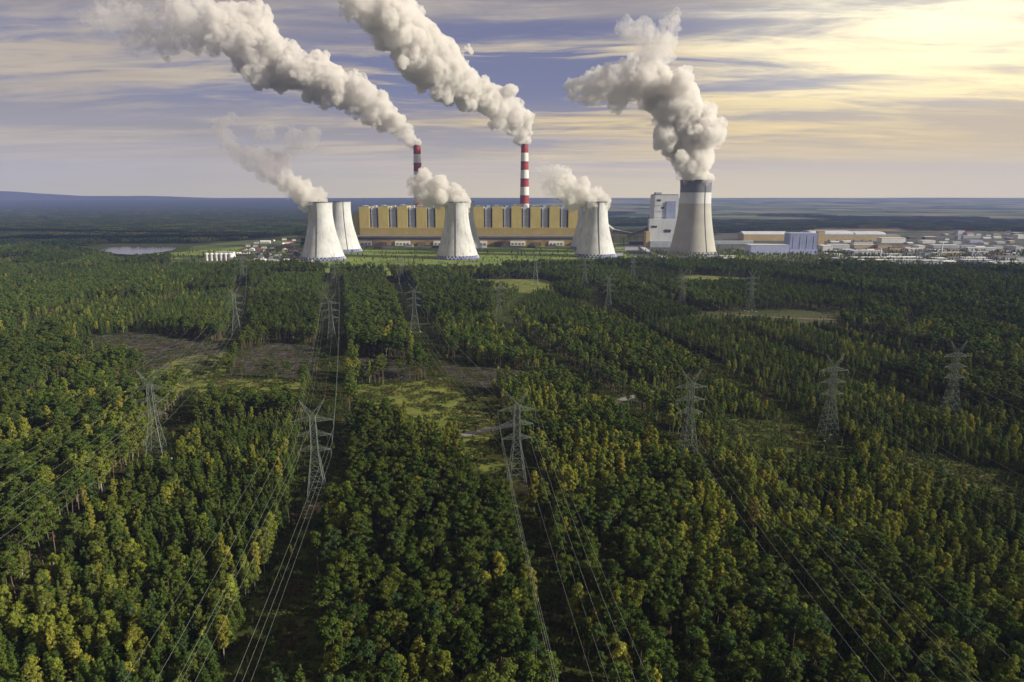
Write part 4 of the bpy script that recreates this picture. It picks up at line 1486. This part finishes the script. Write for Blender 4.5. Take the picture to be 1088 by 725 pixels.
rest = ~own
for nm, sel in (("pine_forest", rest & ~isb), ("birch_forest", rest & isb)):
    forest(nm, X[sel], Y[sel], np.zeros(sel.sum()), rz[sel], scl[sel], pick[sel], tone[sel])
forest("undergrowth", UX, UY, np.zeros(len(UX)), nrng.uniform(0, 6.28, len(UX)), nrng.uniform(.8, 1.25, len(UX)), ntuft0 + nrng.integers(0, 3, len(UX)))
# rows of cut branches and stumps on the felled ground
bx_, by_ = np.meshgrid(np.arange(-420, 220, 9.0), np.arange(380, 760, 7.5))
BX = (bx_ + nrng.uniform(-2, 2, bx_.shape)).ravel(); BY = (by_ + .16 * bx_ + nrng.uniform(-.7, .7, bx_.shape)).ravel()
BD = BY * CT + CAM_H * ST
bpx, bpy_ = 544 + 725 * BX / BD, 362.5 - 725 * (BY * ST - CAM_H * CT) / BD
bk_ = np.zeros(BX.shape, bool)
for poly in Z_FELLED: bk_ |= inside(bpx, bpy_, poly)
bk_ &= nrng.random(BX.shape) < .8
BX, BY = BX[bk_], BY[bk_]
forest("cut_branches", BX, BY, np.zeros(len(BX)), .16 + nrng.normal(0, .2, len(BX)), nrng.uniform(.8, 1.3, len(BX)), ntuft0 + 3 + nrng.integers(0, 3, len(BX)))
# far woods in coarse clumps
gx, gy = np.meshgrid(np.arange(-6400, 6400, 56.0), np.arange(1760, 7000, 56.0))
FX = (gx + nrng.uniform(-14, 14, gx.shape)).ravel(); FY = (gy + nrng.uniform(-14, 14, gy.shape)).ravel()
kp = np.abs(FX) < .80 * FY + 100
FX, FY = FX[kp], FY[kp]
FD = FY * CT + CAM_H * ST
fpx, fpy = 544 + 725 * FX / FD, 362.5 - 725 * (FY * ST - CAM_H * CT) / FD
out_ = inside(fpx, fpy, [(p[0], p[1]) for p in Z_YARD]) | inside(fpx, fpy, Z_LAWN) | inside(fpx, fpy, Z_TOWN)
out_ |= inside(fpx, fpy, [(318, 285), (360, 245), (700, 240), (760, 262), (800, 280)])
out_ |= inside(fpx, fpy, [(84, 268), (112, 259), (210, 259), (262, 262), (240, 273), (130, 284)])
out_ |= inside(fpx, fpy, [(860, 257), (860, 243.5), (960, 243.5), (960, 257)])
wood = np.array([noise.noise(Vector((x / 900.0, y / 700.0, 5.0))) for x, y in zip(FX, FY)])
side = np.clip((FX + 600) / 2200.0, 0, 1)
dark = (wood > -.42 + .50 * side + np.clip((FY - 3300) / 2500, 0, 1) * .45 * side) | ((fpx > 520) & (fpy > 236) & (fpy < 246))
kp = ~out_ & dark
FX, FY = FX[kp], FY[kp]
forest("far_wood", FX, FY, np.array([terrain(x, y) - .5 for x, y in zip(FX, FY)]), nrng.choice([0, 1.5708, 3.1416, 4.7124], len(FX)), nrng.uniform(.85, 1.15, len(FX)), npatch0 + nrng.integers(0, 4, len(FX)), .8 + .45 * nrng.random(len(FX)))
print("trees", N, "own", own.sum(), "far", len(FX))
# ------------------------------------------------------------------ smoke and steam
# the steam of the towers is whiter than the smoke of the chimneys
_b = bmesh.new()
bmesh.ops.create_icosphere(_b, subdivisions=2, radius=1.0)
ICO_V = np.array([tuple(v.co) for v in _b.verts]); ICO_F = np.array([[v.index for v in f.verts] for f in _b.faces])
_b.free()


def plume(name, path, Y, label, cat, seed, dens, vox, fade=None, puff=1.0, surf_fac=.04, fill=1.0, colour=(.90, .888, .872), group=None, dy=0.0, core=.74, lumps=5, wob=1.0, vary=.22):
    """path: (photo x, photo y, width in photo px); real size follows from the distance Y"""
    r_ = random.Random(seed)
    pts = [(aty(px, py, Y + dy * i / len(path)), wd / 725 * (Y + dy * i / len(path)) * .5) for i, (px, py, wd) in enumerate(path)]
    org = pts[0][0].copy()
    sph = []
    rv = lambda: Vector((r_.gauss(0, 1), r_.gauss(0, 1), r_.gauss(0, 1))).normalized()
    for i in range(len(pts) - 1):
        (p, a), (q, b_) = pts[i], pts[i + 1]
        L = (q - p).length
        n_ = max(1, int(L / ((a + b_) * .5) * 3.2 * fill + .5))
        for j in range(n_):
            u = (j + r_.random() * .4) / n_
            rad = (a + (b_ - a) * u) * (1 if i < 2 else r_.uniform(1 - 1.3 * vary, 1 + .7 * vary))
            c = p.lerp(q, u) + rv() * rad * (.12 if i < 2 else .27) * wob
            sph.append((c - org, rad * core))
            for _ in range(lumps):
                e = rv()
                s = rad * r_.uniform(.24, .46)
                cc = c + e * (rad * r_.uniform(.92, 1.06) - s * .75)
                sph.append((cc - org, s))
                for _ in range(3):
                    e2 = (e + rv() * .8).normalized()
                    s2 = s * r_.uniform(.30, .55)
                    sph.append((cc + e2 * s * .95 - org, s2))
            if i > 2 and r_.random() < .55:       # torn-off shreds
                e = rv()
                cc = c + e * rad * r_.uniform(.95, 1.12)
                for _ in range(4):
                    sph.append((cc + rv() * rad * .16 - org, rad * r_.uniform(.05, .14)))
    cs = np.array([tuple(c) for c, _ in sph]); rs_ = np.array([max(q, vox * 1.5) for _, q in sph])
    vv = (cs[:, None, :] + ICO_V[None] * rs_[:, None, None]).reshape(-1, 3)
    ff = (ICO_F[None] + (np.arange(len(cs)) * len(ICO_V))[:, None, None]).reshape(-1, 3)
    me = bpy.data.meshes.new(name)
    me.vertices.add(len(vv)); me.vertices.foreach_set("co", vv.astype(np.float32).ravel())
    me.loops.add(ff.size); me.loops.foreach_set("vertex_index", ff.astype(np.int32).ravel())
    me.polygons.add(len(ff)); me.polygons.foreach_set("loop_start", np.arange(0, ff.size, 3, dtype=np.int32))
    me.update(calc_edges=True)
    o = bpy.data.objects.new(name, me)
    COL.objects.link(o)
    o.location = org
    md = o.modifiers.new("union", "REMESH")
    md.mode = "VOXEL"; md.voxel_size = vox
    W = max(b for _, b in pts)
    for sc_, st, ty in ((.40, .17, "VORONOI"), (.17, .09, "VORONOI"), (.070, .060, "VORONOI")):
        tx = bpy.data.textures.new(name + "_billow", ty)
        tx.noise_scale = max(W * sc_, vox * 3)
        tx.distance_metric = "DISTANCE_SQUARED"
        dm = o.modifiers.new("billow", "DISPLACE")
        dm.texture = tx
        dm.texture_coords = "LOCAL"
        dm.strength = -W * st * puff
        dm.mid_level = .35
    md = o.modifiers.new("clean", "REMESH")
    md.mode = "VOXEL"; md.voxel_size = vox * .9
    m, nt, out = new_mat(name)
    k = NT(nt)
    tc = k.n("ShaderNodeTexCoord").outputs["Object"]
    pv = k.n("ShaderNodeVolumePrincipled")
    pv.inputs["Color"].default_value = (*colour, 1)
    pv.inputs["Anisotropy"].default_value = .25
    if fade:
        sx = k.n("ShaderNodeSeparateXYZ")
        k.link(tc, sx.inputs[0])
        ax, a0, a1, lo, amp = fade
        f = k.sstep(sx.outputs[ax], a0, a1, 1.0, lo)
        n_ = k.math("ADD", k.math("MULTIPLY", k.noise(tc, 1 / (W * .55), 5, .62, .8), .62), k.math("MULTIPLY", k.noise(tc, 1 / (W * .16), 4, .6, .5), .38))
        n_ = k.math("SUBTRACT", n_, k.math("MULTIPLY", k.math("SUBTRACT", 1.0, f), .12))
        f = k.math("MULTIPLY", f, k.sstep(n_, .445 - amp * .35, .445 + .05, .0, 1.3))
        k.link(k.math("MULTIPLY", f, dens), pv.inputs["Density"])
    else:
        pv.inputs["Density"].default_value = dens
    k.link(pv.outputs[0], out.inputs["Volume"])
    # faint translucent skin mixed into a mostly transparent boundary
    tr = k.n("ShaderNodeBsdfTransparent")
    df = k.n("ShaderNodeBsdfTranslucent")
    df.inputs[0].default_value = (*colour, 1)
    mx = k.n("ShaderNodeMixShader")
    mx.inputs[0].default_value = surf_fac
    k.link(tr.outputs[0], mx.inputs[1])
    k.link(df.outputs[0], mx.inputs[2])
    k.link(mx.outputs[0], out.inputs["Surface"])
    o.data.materials.append(m)
    return tag(o, label, cat, group)


YC = 2300.0
plume("smoke_plume", [(442, 153, 8), (436, 147, 12), (427, 138, 18), (416, 127, 24), (403, 117, 31), (386, 106, 38), (366, 96, 44), (343, 87, 46), (318, 78, 46), (292, 66, 50),
                      (265, 50, 58), (240, 34, 62), (212, 22, 60), (182, 24, 50), (155, 28, 46), (128, 26, 40), (108, 20, 30), (94, 10, 18)],
      YC, "long grey-white smoke plume trailing left from the left striped chimney", "smoke", 3, .085, 1.8, fade=(0, -300, -1150, .15, .12), dy=220, group="smoke plumes of the striped chimneys")
plume("smoke_plume", [(557, 152, 9), (555, 144, 16), (551, 134, 25), (542, 122, 32), (528, 111, 37), (508, 100, 40), (488, 86, 46), (466, 67, 56), (446, 51, 62), (427, 34, 54), (407, 18, 42), (388, 4, 36), (374, -10, 32)],
      YC, "dense bright smoke plume billowing up left from the right striped chimney", "smoke", 5, .09, 1.8, fade=(0, -300, -700, .35, .14), dy=-520, group="smoke plumes of the striped chimneys")
YB2 = towers[6][2]
plume("steam_plume", [(738, 193, 25), (738, 184, 36), (737, 174, 46), (734, 160, 58), (728, 146, 64), (721, 130, 66), (719, 114, 66), (718, 98, 60), (712, 88, 46)],
      YB2, "huge grey steam column boiling up from the tallest cooling tower", "steam", 9, .095, 2.0, fade=(2, 150, 420, .5, .14), wob=.6, vary=.12)
plume("steam_wisp", [(708, 98, 34), (690, 90, 44), (668, 86, 46), (645, 90, 42), (622, 95, 30), (606, 96, 18)],
      YB2, "ragged white steam drifting left from the top of the big steam column", "steam", 12, .055, 2.4, vary=.12, wob=.7, fade=(0, 100, -300, .8, .10))
plume("steam_wisp", [(676, 84, 30), (686, 68, 36), (700, 50, 34), (712, 32, 26), (716, 18, 14)],
      YB2, "thin torn steam wisp rising highest above the tallest cooling tower", "steam", 13, .030, 2.8, fade=(2, 0, 300, .5, .06))
plume("steam_wisp", [(684, 38, 30), (668, 30, 22), (660, 30, 12)],
      YB2, "small pale steam shred left of the highest wisp", "steam", 14, .022, 2.8, fade=(2, 0, 300, .6, .06))
Y1 = towers[0][2]
plume("steam_plume", [(340, 215, 24), (334, 212, 28), (322, 206, 30), (310, 199, 27), (300, 191, 24)],
      Y1, "white steam spilling left off the front tower of the left pair", "steam", 21, .09, 1.35, vary=.12, wob=.7, fade=(0, -20, -100, .35, .2))
plume("steam_wisp", [(300, 190, 26), (290, 178, 32), (280, 170, 34), (270, 172, 26), (258, 166, 20), (248, 156, 18), (240, 147, 20), (232, 138, 18), (240, 128, 14), (249, 124, 10)],
      Y1, "faint grey steam trail curling up left from the left pair of towers", "steam", 23, .024, 1.35, vary=.12, wob=.7, fade=(0, 0, -160, .9, .1), colour=(.78, .76, .78))
plume("steam_wisp", [(300, 176, 14), (308, 162, 16), (312, 148, 22), (326, 147, 24), (336, 142, 14)],
      Y1, "faint detached steam puff hanging above the left pair of towers", "steam", 24, .020, 1.35, vary=.12, wob=.7, fade=(0, 0, 160, .9, .08), colour=(.78, .76, .78))
plume("steam_wisp", [(272, 145, 14), (281, 141, 18), (290, 145, 12)],
      Y1, "tiny faint steam puff between the curling trail and the detached puff", "steam", 25, .018, 1.35, fade=(0, 0, 160, .9, .08), colour=(.78, .76, .78))
Y2 = towers[2][2]
plume("steam_plume", [(489, 214, 28), (478, 211, 30), (466, 207, 32), (456, 203, 36), (449, 197, 30), (446, 190, 20)],
      Y2, "thick white steam bank over the stained middle tower, hiding the left chimney's foot", "steam", 31, .12, 1.35, vary=.12, wob=.7, fade=(0, -50, -130, .5, .12))
Y3 = towers[4][2]
plume("steam_plume", [(641, 214, 20), (632, 213, 24), (620, 209, 29), (608, 203, 34), (597, 197, 36), (588, 190, 32), (582, 182, 24), (578, 176, 14)],
      Y3, "white steam bank drifting left from the right pair of towers", "steam", 33, .09, 1.35, vary=.12, wob=.7, fade=(0, -60, -150, .25, .12))

# ------------------------------------------------------------------ haze
hz = MB().box(-15800, -700, -6, 15800, 15900, 860)
m, nt, out = new_mat("haze")
pv = nt.nodes.new("ShaderNodeVolumePrincipled")
pv.inputs["Color"].default_value = (.38, .48, 1.0, 1)
pv.inputs["Density"].default_value = 4.2e-5
nt.links.new(pv.outputs[0], out.inputs["Volume"])
tag(hz.build("haze", m), kind="stuff")
